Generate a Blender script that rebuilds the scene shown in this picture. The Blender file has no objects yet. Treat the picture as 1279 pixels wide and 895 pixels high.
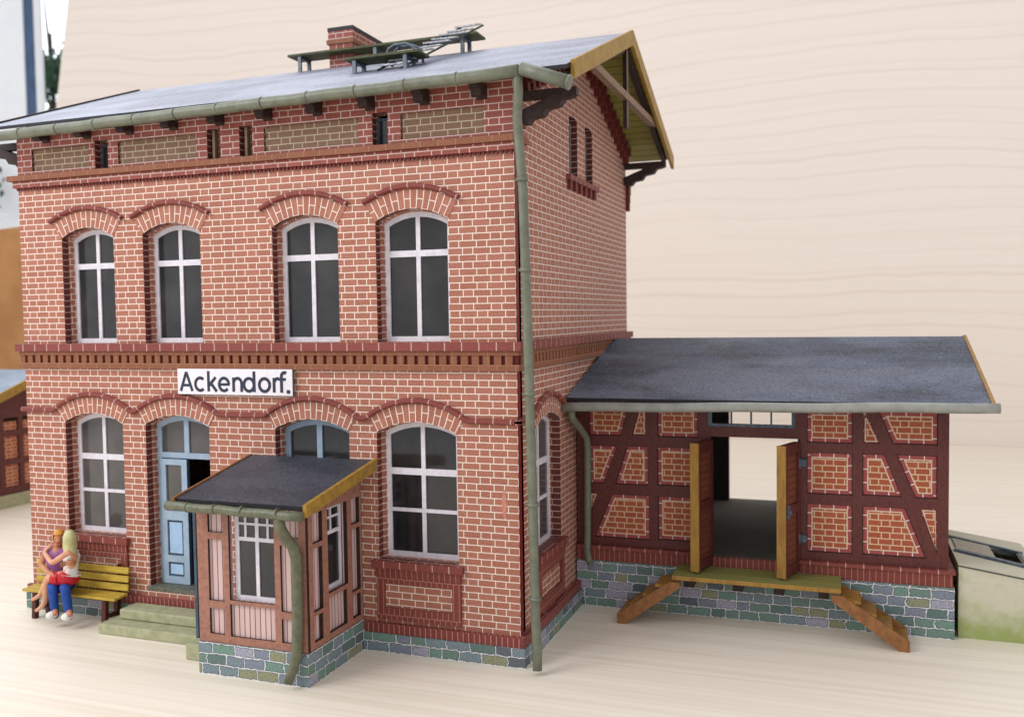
import bpy, bmesh, math, random
from mathutils import Vector, Matrix
from mathutils.geometry import tessellate_polygon
random.seed(7)
SC = bpy.context.scene
COL = SC.collection
R = math.radians

# ------------------------------------------------------------------ camera
YAW, PITCH, ROLL = -0.345228, 0.046851, -0.014533
CAM = Vector((3.9084, -11.0501, 4.53625))
cd = bpy.data.cameras.new('camera'); cam = bpy.data.objects.new('camera', cd); COL.objects.link(cam)
f = Vector((math.sin(YAW)*math.cos(PITCH), math.cos(YAW)*math.cos(PITCH), -math.sin(PITCH)))
r0 = Vector((math.cos(YAW), -math.sin(YAW), 0)); u0 = r0.cross(f)
cr, sr = math.cos(ROLL), math.sin(ROLL)
rr = cr*r0 + sr*u0; uu = -sr*r0 + cr*u0
m = Matrix(((rr.x, uu.x, -f.x, CAM.x), (rr.y, uu.y, -f.y, CAM.y), (rr.z, uu.z, -f.z, CAM.z), (0, 0, 0, 1)))
cam.matrix_world = m
cd.sensor_width = 36; cd.lens = 1148.556/1279*36
cd.clip_start = .1; cd.clip_end = 600
cd.dof.use_dof = True; cd.dof.focus_distance = 12.4; cd.dof.aperture_fstop = .5
SC.camera = cam

# ------------------------------------------------------------------ world: soft room light, brighter where the window is
w = bpy.data.worlds.new('World'); SC.world = w; w.use_nodes = True
nt = w.node_tree; nt.nodes.clear()
tc = nt.nodes.new('ShaderNodeTexCoord')
dt = nt.nodes.new('ShaderNodeVectorMath'); dt.operation = 'DOT_PRODUCT'
dt.inputs[1].default_value = Vector((-.62, .62, .38)).normalized()
nt.links.new(tc.outputs['Generated'], dt.inputs[0])
rp = nt.nodes.new('ShaderNodeValToRGB')
rp.color_ramp.elements[0].position = .25; rp.color_ramp.elements[0].color = (.93, .93, .95, 1)
rp.color_ramp.elements[1].position = .9; rp.color_ramp.elements[1].color = (2.5, 2.6, 2.8, 1)
nt.links.new(dt.outputs['Value'], rp.inputs[0])
bg = nt.nodes.new('ShaderNodeBackground'); bg.inputs[1].default_value = .95
out = nt.nodes.new('ShaderNodeOutputWorld')
nt.links.new(rp.outputs[0], bg.inputs[0]); nt.links.new(bg.outputs[0], out.inputs[0])

# ------------------------------------------------------------------ lamps
def area(name, loc, target, sx, sy, power, col):
    l = bpy.data.lights.new(name, 'AREA'); l.shape = 'RECTANGLE'; l.size = sx; l.size_y = sy; l.energy = power; l.color = col
    o = bpy.data.objects.new(name, l); COL.objects.link(o); o.location = loc
    o.rotation_euler = (Vector(target)-Vector(loc)).to_track_quat('-Z', 'Y').to_euler()
    return o
area('window_light', (-15, -15, 17), (-3, 0, 3.5), 11, 11, 2900, (1, .985, .97))
SC.view_settings.view_transform = 'Standard'; SC.view_settings.look = 'None'
SC.view_settings.exposure = 0.0; SC.view_settings.gamma = 1.0

# ------------------------------------------------------------------ node helpers
class NT:
    def __init__(s, name):
        s.mat = bpy.data.materials.new(name); s.mat.use_nodes = True
        s.t = s.mat.node_tree; s.t.nodes.clear()
        s.o = s.t.nodes.new('ShaderNodeOutputMaterial'); s.b = s.t.nodes.new('ShaderNodeBsdfPrincipled')
        s.t.links.new(s.b.outputs[0], s.o.inputs[0])
        s.b.inputs['Specular IOR Level'].default_value = .3
    def put(s, sock, v):
        if isinstance(v, bpy.types.NodeSocket): s.t.links.new(v, sock)
        elif isinstance(v, (tuple, list)) and sock.type == 'RGBA': sock.default_value = (*v[:3], 1)
        else: sock.default_value = v
    def m(s, op, a, b=0., c=0.):
        n = s.t.nodes.new('ShaderNodeMath'); n.operation = op
        s.put(n.inputs[0], a); s.put(n.inputs[1], b); s.put(n.inputs[2], c)
        return n.outputs[0]
    def step(s, x, lo, hi, a=0., b=1.):
        n = s.t.nodes.new('ShaderNodeMapRange'); n.interpolation_type = 'SMOOTHSTEP'
        s.put(n.inputs[0], x); n.inputs[1].default_value = lo; n.inputs[2].default_value = hi
        n.inputs[3].default_value = a; n.inputs[4].default_value = b
        return n.outputs[0]
    def mix(s, fac, a, b, mode='MIX'):
        n = s.t.nodes.new('ShaderNodeMix'); n.data_type = 'RGBA'; n.blend_type = mode
        s.put(n.inputs[0], fac); s.put(n.inputs[6], a); s.put(n.inputs[7], b)
        return n.outputs[2]
    def vec(s, x, y, z=0.):
        n = s.t.nodes.new('ShaderNodeCombineXYZ'); s.put(n.inputs[0], x); s.put(n.inputs[1], y); s.put(n.inputs[2], z)
        return n.outputs[0]
    def coord(s, kind='UV'):
        return s.t.nodes.new('ShaderNodeTexCoord').outputs[kind]
    def sep(s, v):
        n = s.t.nodes.new('ShaderNodeSeparateXYZ'); s.t.links.new(v, n.inputs[0]); return n.outputs
    def scale(s, v, k):
        n = s.t.nodes.new('ShaderNodeVectorMath'); n.operation = 'MULTIPLY'
        s.t.links.new(v, n.inputs[0]); n.inputs[1].default_value = k; return n.outputs[0]
    def noise(s, v, sc, det=3., rough=.55, dist=0.):
        n = s.t.nodes.new('ShaderNodeTexNoise'); s.t.links.new(v, n.inputs['Vector'])
        n.inputs['Scale'].default_value = sc; n.inputs['Detail'].default_value = det
        n.inputs['Roughness'].default_value = rough; n.inputs['Distortion'].default_value = dist
        return n.outputs[0]
    def white(s, v):
        n = s.t.nodes.new('ShaderNodeTexWhiteNoise'); n.noise_dimensions = '3D'; s.t.links.new(v, n.inputs[0]); return n.outputs[0]
    def ramp(s, x, stops, const=False):
        n = s.t.nodes.new('ShaderNodeValToRGB'); cr_ = n.color_ramp
        if const: cr_.interpolation = 'CONSTANT'
        while len(cr_.elements) < len(stops): cr_.elements.new(.5)
        for e, (p, c) in zip(cr_.elements, stops): e.position = p; e.color = (*c, 1)
        s.put(n.inputs[0], x); return n.outputs[0]
    def bump(s, hgt, dist, st=.5):
        n = s.t.nodes.new('ShaderNodeBump'); s.put(n.inputs['Height'], hgt); n.inputs['Distance'].default_value = dist
        n.inputs['Strength'].default_value = st; s.t.links.new(n.outputs[0], s.b.inputs['Normal'])
    def done(s, col, rough=.7, spec=None):
        s.put(s.b.inputs['Base Color'], col); s.put(s.b.inputs['Roughness'], rough)
        if spec is not None: s.b.inputs['Specular IOR Level'].default_value = spec
        return s.mat

def srgb(r, g, b):
    k = lambda v: (v/255/12.92) if v/255 <= .04045 else ((v/255+.055)/1.055)**2.4
    return (k(r), k(g), k(b))

def brick(name, c0, c1, mortar, h=.0903, P=.388, L=.245, mw=.0115, swap=False, speck=.25, fade=.0):
    n = NT(name); uv = n.coord(); s = n.sep(uv); u, v = s[0], s[1]
    if swap: u, v = v, u
    wob = n.noise(uv, 9., 2.)
    v = n.m('ADD', v, n.m('MULTIPLY', n.m('SUBTRACT', wob, .5), .008))
    q = n.m('DIVIDE', v, h); row = n.m('FLOOR', q); fr = n.m('SUBTRACT', q, row)
    odd = n.m('MODULO', n.m('ADD', row, 1000.), 2.)
    uo = n.m('ADD', n.m('ADD', u, n.m('MULTIPLY', odd, P/2)), 400*P)
    cell = n.m('FLOOR', n.m('DIVIDE', uo, P)); t = n.m('SUBTRACT', uo, n.m('MULTIPLY', cell, P))
    du = n.m('MINIMUM', n.m('MINIMUM', t, n.m('ABSOLUTE', n.m('SUBTRACT', t, L))), n.m('SUBTRACT', P, t))
    dv = n.m('MULTIPLY', n.m('MINIMUM', fr, n.m('SUBTRACT', 1., fr)), h)
    d = n.m('MINIMUM', du, dv)
    d = n.m('ADD', d, n.m('MULTIPLY', n.m('SUBTRACT', n.noise(uv, 90., 2.), .5), .006))
    mask = n.step(d, mw/2-.003, mw/2+.003)
    idv = n.vec(n.m('ADD', n.m('MULTIPLY', cell, 2.), n.m('GREATER_THAN', t, L)), row, 3.3)
    var = n.white(idv)
    fine = n.noise(uv, 62., 2., .7)
    big = n.noise(uv, .9, 3.)
    colr = n.mix(n.m('MULTIPLY_ADD', var, .55, n.m('MULTIPLY', big, .45)), c0, c1)
    colr = n.mix(n.step(fine, .47, .70, 0, speck*1.5), colr, tuple(min(1, x*1.7+.05) for x in c1))
    colr = n.mix(n.step(n.noise(uv, 48., 2., .7), .54, .70, 0, .5), colr, tuple(x*.55 for x in c0))
    mo = n.mix(n.step(n.noise(uv, 14., 3.), .5, .8, 0, .45), mortar, tuple(.6*a+.4*b for a, b in zip(mortar, c0)))
    col = n.mix(mask, mo, colr)
    return n.done(col, .62, .35)

def stone(name):
    n = NT(name); uv = n.coord(); s = n.sep(uv)
    u = n.m('ADD', s[0], n.m('MULTIPLY', n.m('SUBTRACT', n.noise(uv, 16., 3.), .5), .07))
    v = n.m('ADD', s[1], n.m('MULTIPLY', n.m('SUBTRACT', n.noise(uv, 13., 4.), .5), .065))
    h = .136
    q = n.m('DIVIDE', v, h); row = n.m('FLOOR', q); fr = n.m('SUBTRACT', q, row)
    W = n.m('ADD', n.m('MULTIPLY', u, 3.6), n.m('MULTIPLY', n.m('ADD', row, 20.), 37.73))
    a = n.t.nodes.new('ShaderNodeTexVoronoi'); a.voronoi_dimensions = '1D'; a.feature = 'DISTANCE_TO_EDGE'; a.inputs['Scale'].default_value = 1; a.inputs['Randomness'].default_value = .75
    b = n.t.nodes.new('ShaderNodeTexVoronoi'); b.voronoi_dimensions = '1D'; b.feature = 'F1'; b.inputs['Scale'].default_value = 1; b.inputs['Randomness'].default_value = .75
    n.put(a.inputs['W'], W); n.put(b.inputs['W'], W)
    du = n.m('DIVIDE', a.outputs['Distance'], 3.6)
    dv = n.m('MULTIPLY', n.m('MINIMUM', fr, n.m('SUBTRACT', 1., fr)), h)
    d = n.m('MINIMUM', du, dv)
    mask = n.step(d, .005, .010)
    cid = n.sep(b.outputs['Color'])[0]
    c = n.ramp(cid, [(0, srgb(108, 136, 124)), (.2, srgb(122, 138, 148)), (.36, srgb(146, 146, 112)), (.5, srgb(112, 146, 132)), (.66, srgb(128, 134, 152)), (.78, srgb(92, 116, 112)), (.87, srgb(168, 164, 186)), (.95, srgb(90, 96, 106))], True)
    c = n.mix(n.step(n.noise(uv, 35., 4.), .35, .7, 0, .5), c, srgb(70, 88, 88))
    c = n.mix(n.step(n.noise(uv, 110., 2.), .5, .75, 0, .35), c, srgb(170, 185, 180))
    line = n.step(d, .011, .019)
    c = n.mix(line, srgb(58, 72, 78), c)
    mo = n.mix(n.noise(uv, 20., 3.), srgb(222, 222, 224), srgb(190, 192, 200))
    return n.done(n.mix(mask, mo, c), .6, .35)

def plain(name, c, c2=None, sc=12., rough=.6, spec=.35, kind='Object', stretch=(1, 1, 1), speck=0., bump=0.):
    n = NT(name); co = n.coord(kind)
    if stretch != (1, 1, 1): co = n.scale(co, stretch)
    c2 = c2 or tuple(x*.75 for x in c)
    col = n.mix(n.step(n.noise(co, sc, 5., .6), .3, .72), c, c2)
    if speck: col = n.mix(n.step(n.noise(co, sc*9, 2.), .62, .74, 0, speck), col, tuple(min(1, x*1.6+.08) for x in c))
    if bump: n.bump(n.noise(co, sc*6, 3.), bump)
    return n.done(col, rough, spec)

M = {}
MOR = srgb(232, 218, 208)
M['brick'] = brick('brick_print', srgb(148, 90, 71), srgb(168, 110, 90), MOR)
M['brick_arch'] = brick('brick_arch_print', srgb(148, 90, 71), srgb(168, 110, 90), MOR, P=.26, L=.26, h=.092)
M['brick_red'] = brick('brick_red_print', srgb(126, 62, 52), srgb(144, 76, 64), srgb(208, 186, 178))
M['brick_khaki'] = brick('brick_khaki_print', srgb(112, 82, 60), srgb(128, 98, 74), srgb(190, 176, 156))
M['brick_brown'] = brick('brick_brown_print', srgb(120, 70, 46), srgb(136, 84, 58), srgb(158, 112, 82), h=.3, P=.25, L=.25, mw=.010)
M['brick_rail'] = brick('brick_rail_print', srgb(114, 50, 46), srgb(132, 66, 58), srgb(196, 160, 150), h=.5, P=.24, L=.24, mw=.014)
M['brick_maroon'] = brick('brick_maroon_print', srgb(82, 34, 32), srgb(104, 48, 42), srgb(190, 160, 150), h=.09, P=.30, L=.30, mw=.012)
M['brick_soldier'] = brick('brick_soldier_print', srgb(112, 46, 42), srgb(128, 58, 52), srgb(180, 136, 126), h=.5, P=.078, L=.078, mw=.010)
M['brick_soldier_dark'] = brick('brick_soldier_dark_print', srgb(110, 48, 42), srgb(126, 60, 50), srgb(170, 120, 105), h=.5, P=.08, L=.08, mw=.009)
M['brick_orange'] = brick('brick_orange_print', srgb(150, 70, 42), srgb(168, 88, 54), srgb(212, 184, 152), h=.0875, P=.30, L=.19, mw=.014)
M['brick_border'] = brick('brick_border_print', srgb(146, 62, 60), srgb(160, 78, 74), srgb(226, 208, 202), h=.3, P=.19, L=.19, mw=.015)
M['stone'] = stone('stone_print')
M['maroon'] = plain('maroon_card', srgb(112, 44, 38), srgb(92, 30, 28), 20, .6, speck=.25)
M['cardedge'] = plain('card_edge_red', srgb(128, 34, 30), srgb(104, 24, 24), 26, .6)
M['creamedge'] = plain('card_edge_cream', srgb(222, 200, 178), srgb(196, 168, 146), 14, .7)
M['timber'] = plain('timber_print', srgb(98, 47, 42), srgb(78, 34, 32), 30, .5, .35, stretch=(1, 1, .5), speck=.22)
M['ochre'] = plain('ochre_paint', srgb(164, 130, 50), srgb(138, 104, 42), 9, .5, speck=.15)
M['ochrewood'] = plain('ochre_wood', srgb(160, 122, 52), srgb(132, 94, 44), 14, .5, stretch=(1, 1, .2))
M['white'] = plain('white_window_paint', srgb(226, 222, 228), srgb(206, 202, 214), 10, .45)
M['grey_frame'] = plain('grey_window_paint', srgb(150, 150, 158), srgb(120, 120, 130), 10, .45)
M['blue'] = plain('blue_door_paint', srgb(160, 180, 200), srgb(142, 164, 184), 6, .45)
M['bluepanel'] = plain('light_blue_panel', srgb(168, 198, 230), srgb(154, 184, 216), 6, .45)
M['bluedark'] = plain('dark_blue_edge', srgb(70, 92, 112), srgb(52, 70, 88), 6, .5)
M['steel'] = plain('blue_grey_metal', srgb(84, 100, 116), srgb(52, 62, 74), 16, .4, .5, speck=.3)
M['gutter'] = plain('gutter_paint', srgb(114, 117, 100), srgb(96, 99, 84), 7, .42, .45, speck=.12)
M['gutter_pale'] = plain('pale_gutter_paint', srgb(146, 147, 140), srgb(126, 128, 122), 5, .35, .5, speck=.25)
M['gutter2'] = plain('porch_gutter_paint', srgb(104, 106, 84), srgb(84, 87, 66), 14, .45, .45, speck=.35)
M['darkwood'] = plain('dark_wood', srgb(56, 38, 34), srgb(40, 27, 25), 16, .6)
M['greywood'] = plain('grey_brown_wood', srgb(140, 112, 90), srgb(112, 88, 72), 14, .6)
M['mossboard'] = plain('moss_green_board', srgb(78, 84, 48), srgb(56, 60, 36), 12, .6, speck=.12)
M['ladder'] = plain('ladder_metal', srgb(214, 217, 222), srgb(120, 124, 128), 26, .45, .5)
M['postwood'] = plain('salmon_post', srgb(164, 116, 98), srgb(140, 96, 82), 16, .55, speck=.2)
M['brownwood'] = plain('stair_wood', srgb(148, 100, 58), srgb(120, 78, 44), 12, .55, speck=.15)
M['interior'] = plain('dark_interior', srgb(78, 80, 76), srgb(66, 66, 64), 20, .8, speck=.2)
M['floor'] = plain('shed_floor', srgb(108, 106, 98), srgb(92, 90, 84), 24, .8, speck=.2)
M['tread'] = plain('step_green', srgb(172, 172, 140), srgb(150, 152, 120), 9, .7, speck=.2)
M['ink'] = plain('sign_ink', srgb(44, 52, 72), srgb(36, 44, 60), 30, .6)
M['signwhite'] = plain('sign_white', srgb(232, 228, 234), srgb(222, 218, 226), 5, .5)
M['signedge'] = plain('sign_edge', srgb(110, 112, 100), srgb(80, 82, 74), 20, .6)

def plank_mat(name, c, c2, line, pitch, axis=0, lw=.012, rough=.6):
    n = NT(name); uv = n.coord(); s = n.sep(uv)
    q = n.m('DIVIDE', n.m('ADD', s[axis], 100.), pitch); i = n.m('FLOOR', q); fr = n.m('SUBTRACT', q, i)
    d = n.m('MULTIPLY', n.m('MINIMUM', fr, n.m('SUBTRACT', 1., fr)), pitch)
    k = (30, 2, 1) if axis == 0 else (2, 30, 1)
    g = n.noise(n.scale(uv, k), 1.5, 4.)
    c_ = n.mix(n.m('MULTIPLY_ADD', n.white(n.vec(i, 1., 2.)), .5, n.m('MULTIPLY', g, .5)), c, c2)
    c_ = n.mix(n.step(n.noise(uv, 90., 2.), .5, .8, 0, .3), c_, tuple(x*.75 for x in c2))
    return n.done(n.mix(n.step(d, lw/2-.003, lw/2+.003), line, c_), rough)
M['plank_pink'] = plank_mat('pink_plank_print', srgb(214, 186, 182), srgb(198, 166, 164), srgb(92, 62, 66), .078)
M['plank_soffit'] = plank_mat('soffit_plank_print', srgb(156, 148, 70), srgb(132, 126, 60), srgb(62, 58, 32), .19, 1, .016)
M['plank_green'] = plank_mat('mossy_plank_print', srgb(142, 138, 78), srgb(116, 116, 62), srgb(84, 78, 46), .13, 1, .012)
M['plank_door'] = plank_mat('door_plank_print', srgb(128, 70, 48), srgb(104, 52, 40), srgb(52, 26, 24), .10, 1, .012)

def roof_mat(name, c, c2, light, rough, sc=1.):
    n = NT(name); co = n.coord('Object')
    big = n.noise(n.scale(co, (.5, 1.6, 1)), 1.4*sc, 5., .6)
    col = n.mix(n.step(big, .38, .62), c, c2)
    col = n.mix(n.step(n.noise(n.scale(co, (1, 3, 3)), 14., 4.), .4, .75, 0, .35), col, light)
    col = n.mix(n.step(n.noise(n.scale(co, (.6, .9, .9)), .9, 4., .6), .40, .62, 0, .65), col, light)
    col = n.mix(n.step(n.noise(co, 34., 2., .7), .54, .62, 0, .6), col, light)
    col = n.mix(n.step(n.noise(co, 29., 2., .7), .53, .63, 0, .7), col, tuple(x*.45 for x in c))
    col = n.mix(n.step(n.noise(co, 20., 2., .8), .725, .745, 0, .8), col, srgb(205, 210, 220))
    n.bump(n.noise(co, 60., 3.), .012, .7)
    n.done(col, rough, .6)
    return n.mat
M['roof_main'] = roof_mat('grey_sandpaper_roof', srgb(104, 108, 124), srgb(122, 125, 142), srgb(168, 171, 190), .45)
M['roof_shed'] = roof_mat('slate_blue_roof', srgb(26, 34, 50), srgb(60, 72, 94), srgb(112, 118, 136), .62)
M['roof_porch'] = roof_mat('black_blue_roof', srgb(30, 35, 46), srgb(44, 50, 62), srgb(78, 83, 96), .5)
M['roofedge'] = plain('roof_edge_black', srgb(38, 38, 44), srgb(28, 28, 34), 20, .6)

def glass_mat(name, c, c2, rough=.08):
    n = NT(name); co = n.coord('Object')
    col = n.mix(n.step(n.noise(co, 1.3, 3., .6), .35, .7), c, c2)
    col = n.mix(n.step(n.noise(co, 42., 2., .8), .70, .76, 0, .5), col, srgb(150, 150, 145))
    n.done(col, rough, .5); return n.mat
M['pane'] = glass_mat('dusty_window_film', srgb(42, 43, 46), srgb(60, 60, 60))
M['pane_dark'] = glass_mat('dark_window_film', srgb(34, 34, 36), srgb(52, 50, 50))
M['pane_grey'] = glass_mat('grey_window_film', srgb(92, 88, 86), srgb(74, 72, 72))
n = NT('clear_film'); n.b.inputs['Transmission Weight'].default_value = 1; n.b.inputs['IOR'].default_value = 1.02
M['clear'] = n.done((.95, .96, .95), .03, .3)

def wood_sheet(name, base, dark, lines, ks, rough=.45):
    n = NT(name); co = n.coord('Object')
    v = n.scale(co, ks)
    warp = n.noise(n.scale(co, (.06, .1, .1)), 1., 3.)
    s = n.sep(v)
    a = n.noise(n.vec(s[0], n.m('MULTIPLY_ADD', warp, 2.2, s[1]), n.m('MULTIPLY_ADD', warp, 2.2, s[2])), 1., 4., .55)
    fine = n.noise(n.scale(v, (5., 4.2, 4.2)), 1., 3., .6)
    col = n.mix(n.step(a, .35, .68, 0, lines), base, dark)
    col = n.mix(n.step(fine, .48, .74, 0, lines*.75), col, dark)
    return n.done(col, rough, .35)
M['table'] = wood_sheet('pale_wood_table', srgb(236, 227, 212), srgb(198, 178, 152), .27, (.07, 9.5, 9.5), .42)

def board_mat():
    n = NT('pale_wood_board'); co = n.coord('Object'); s = n.sep(co)
    warp = n.noise(n.scale(co, (.045, .1, .06)), 1., 2., .45)
    z = n.m('ADD', s[2], n.m('MULTIPLY', warp, 5.))
    z = n.m('ADD', z, n.m('MULTIPLY', n.noise(n.scale(co, (.5, .5, .5)), 1., 2.), .25))
    q = n.m('MULTIPLY', z, 1.75); i = n.m('FLOOR', q); fr = n.m('SUBTRACT', q, i)
    wid = n.white(n.vec(i, 2., 5.))
    ln = n.m('MULTIPLY', n.step(n.m('ABSOLUTE', n.m('SUBTRACT', fr, n.m('MULTIPLY_ADD', wid, .7, .15))), .0, .13, 1., 0.), n.m('MULTIPLY_ADD', wid, .5, .25))
    streak = n.noise(n.vec(n.m('MULTIPLY', s[0], .12), 0., n.m('MULTIPLY', z, 5.)), 1., 4., .6)
    col = n.mix(n.step(streak, .3, .75, 0, .45), srgb(241, 230, 221), srgb(234, 221, 209))
    col = n.mix(n.m('MULTIPLY', ln, .26), col, srgb(190, 168, 150))
    return n.done(col, .5, .3)
M['board'] = board_mat()

# ------------------------------------------------------------------ mesh helpers
class MB:
    def __init__(s): s.v = []; s.f = []
    def vert(s, p): s.v.append(tuple(p)); return len(s.v)-1
    def face(s, ids, mi=0, uv=None, sm=False): s.f.append((list(ids), mi, uv, sm))
    def poly(s, pts, mi=0, uv=None): s.face([s.vert(p) for p in pts], mi, uv)
    def box(s, x0, x1, y0, y1, z0, z1, mi=0, mats=None):
        p = [s.vert((x, y, z)) for z in (z0, z1) for y in (y0, y1) for x in (x0, x1)]
        for k, q in enumerate(((0, 2, 3, 1), (4, 5, 7, 6), (0, 1, 5, 4), (2, 6, 7, 3), (0, 4, 6, 2), (1, 3, 7, 5))):
            s.face([p[i] for i in q], mats[k] if mats else mi)     # bottom, top, front(-y), back, left, right
        return s
    def obox(s, c, ax, ay, az, mi=0):     # centre and three half axes
        c, ax, ay, az = map(Vector, (c, ax, ay, az))
        p = [s.vert(c+i*ax+j*ay+k*az) for k in (-1, 1) for j in (-1, 1) for i in (-1, 1)]
        for q in ((0, 2, 3, 1), (4, 5, 7, 6), (0, 1, 5, 4), (2, 6, 7, 3), (0, 4, 6, 2), (1, 3, 7, 5)): s.face([p[i] for i in q], mi)
        return s
    def beam(s, a, b, w, h, up=(0, 0, 1), mi=0):
        a, b, up = Vector(a), Vector(b), Vector(up); d = (b-a); t = d.normalized()
        sd = t.cross(up).normalized(); u = sd.cross(t)
        return s.obox((a+b)/2, d/2, sd*w/2, u*h/2, mi)
    def prism(s, pts, ext, mi=0, mi_side=None):      # planar polygon pts (3D) pushed along ext
        ext = Vector(ext); a = [s.vert(p) for p in pts]; b = [s.vert(Vector(p)+ext) for p in pts]
        s.face(a, mi); s.face(b[::-1], mi); k = len(pts); ms = mi if mi_side is None else mi_side
        for i in range(k): s.face((a[i], b[i], b[(i+1) % k], a[(i+1) % k]), ms)
        return s
    def tube(s, path, r, n=12, mi=0, caps=True):
        path = [Vector(p) for p in path]; rings = []
        rs = r if isinstance(r, (list, tuple)) else [r]*len(path)
        ref = None
        for i, p in enumerate(path):
            t = (path[min(i+1, len(path)-1)]-path[max(i-1, 0)]).normalized()
            if ref is None: ref = t.orthogonal().normalized()
            ref = (ref-t*ref.dot(t)).normalized(); o = t.cross(ref)
            rings.append([s.vert(p+rs[i]*(math.cos(2*math.pi*k/n)*ref+math.sin(2*math.pi*k/n)*o)) for k in range(n)])
        for a, b in zip(rings, rings[1:]):
            for k in range(n): s.face((a[k], a[(k+1) % n], b[(k+1) % n], b[k]), mi, None, True)
        if caps: s.face(rings[0][::-1], mi); s.face(rings[-1], mi)
        return s
    def slab(s, outer, holes, to3, d0, d1, mf=0, mr=None, ms=None, back=True):
        mr = mf if mr is None else mr; ms = mf if ms is None else ms
        loops = [outer]+list(holes); flat = [p for l in loops for p in l]
        tri = tessellate_polygon([[Vector((p[0], p[1], 0)) for p in l] for l in loops])
        a = [s.vert(to3(p[0], p[1], d0)) for p in flat]; b = [s.vert(to3(p[0], p[1], d1)) for p in flat]
        for t in tri:
            s.face([a[i] for i in t], mf)
            if back: s.face([b[i] for i in t][::-1], mf)
        o = 0
        for li, l in enumerate(loops):
            k = len(l)
            for i in range(k):
                j = (i+1) % k; s.face((a[o+i], a[o+j], b[o+j], b[o+i]), ms if li == 0 else mr)
            o += k
        return s
    def build(s, name, mats, parent=None, smooth=False, bevel=0):
        me = bpy.data.meshes.new(name); bm = bmesh.new(); uvl = bm.loops.layers.uv.new('UVMap')
        vs = [bm.verts.new(p) for p in s.v]
        for ids, mi, uv, sm in s.f:
            try: fc = bm.faces.new([vs[i] for i in ids])
            except ValueError: continue
            fc.material_index = mi; fc.smooth = sm or smooth
            fc.normal_update(); nn = fc.normal; ax = max(range(3), key=lambda k: abs(nn[k]))
            for i, lp in enumerate(fc.loops):
                c = lp.vert.co
                if uv: lp[uvl].uv = uv[i]
                else: lp[uvl].uv = (c.y, c.z) if ax == 0 else (c.x, c.z) if ax == 1 else (c.x, c.y)
        bmesh.ops.recalc_face_normals(bm, faces=bm.faces)
        bm.to_mesh(me); bm.free()
        for mt in (mats if isinstance(mats, (list, tuple)) else [mats]): me.materials.append(M[mt] if isinstance(mt, str) else mt)
        o = bpy.data.objects.new(name, me); COL.objects.link(o); attach(o, parent)
        if bevel:
            bv = o.modifiers.new('bevel', 'BEVEL'); bv.width = bevel; bv.segments = 2; bv.limit_method = 'ANGLE'; bv.angle_limit = R(40)
        return o
def world_of(o):
    mt = Matrix.Translation(o.location) @ o.rotation_euler.to_matrix().to_4x4()
    return (world_of(o.parent) @ o.matrix_parent_inverse @ mt) if o.parent else mt
def attach(o, parent):
    if parent: o.parent = parent; o.matrix_parent_inverse = world_of(parent).inverted()
def thing(name, loc, label, cat, group=None):
    o = bpy.data.objects.new(name, None); COL.objects.link(o); o.location = loc; o.empty_display_size = .3
    return tag(o, label, cat, group)
def tag(o, label, cat, group=None):
    o['label'] = label; o['category'] = cat
    if group: o['group'] = group
    return o
FX = lambda a, b, d: (a, d, b)          # facade facing -Y: (x, z, depth y)
GX = lambda a, b, d: (d, a, b)          # gable facing +X: (y, z, depth x)

def arch_pts(xl, xr, zb, zs, rise, n=14, inset=0.):
    """CCW outline of an opening with a segmental head"""
    w2 = (xr-xl)/2; cx = (xl+xr)/2; rad = (w2*w2+rise*rise)/(2*rise); cz = zs+rise-rad
    r_ = rad-inset; x0, x1 = xl+inset, xr-inset
    top = [(x1+(x0-x1)*i/n, 0) for i in range(n+1)]
    top = [(x, cz+math.sqrt(max(r_*r_-(x-cx)**2, 0))) for x, _ in top]
    return [(x0, zb+inset), (x1, zb+inset)]+top
def arch_z(xl, xr, zs, rise, x, inset=0.):
    w2 = (xr-xl)/2; cx = (xl+xr)/2; rad = (w2*w2+rise*rise)/(2*rise)
    return zs+rise-rad+math.sqrt((rad-inset)**2-(x-cx)**2)
def arc_ring(mb, cx, w2, zs, rise, thick, to3, d0, d1, mi=0, n=18, ext=0.):
    """voussoir ring over an opening, uv runs across and along the arc"""
    rad = (w2*w2+rise*rise)/(2*rise); cz = zs+rise-rad; a0 = math.asin(w2/rad)+ext
    for i in range(n):
        t0 = -a0+2*a0*i/n; t1 = -a0+2*a0*(i+1)/n
        P = lambda t, r_, d: to3(cx+math.sin(t)*r_, cz+math.cos(t)*r_, d)
        arc = rad+thick/2
        uv = [(0.0, t0*arc), (thick, t0*arc), (thick, t1*arc), (0.0, t1*arc)]
        mb.poly([P(t0, rad, d0), P(t0, rad+thick, d0), P(t1, rad+thick, d0), P(t1, rad, d0)], mi, uv)
        mb.poly([P(t0, rad+thick, d0), P(t0, rad+thick, d1), P(t1, rad+thick, d1), P(t1, rad+thick, d0)], mi, uv)
        mb.poly([P(t0, rad, d0), P(t0, rad, d1), P(t1, rad, d1), P(t1, rad, d0)], mi, uv)
    for t in (-a0, a0):
        mb.poly([P(t, rad, d0), P(t, rad+thick, d0), P(t, rad+thick, d1), P(t, rad, d1)], mi)
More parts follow.
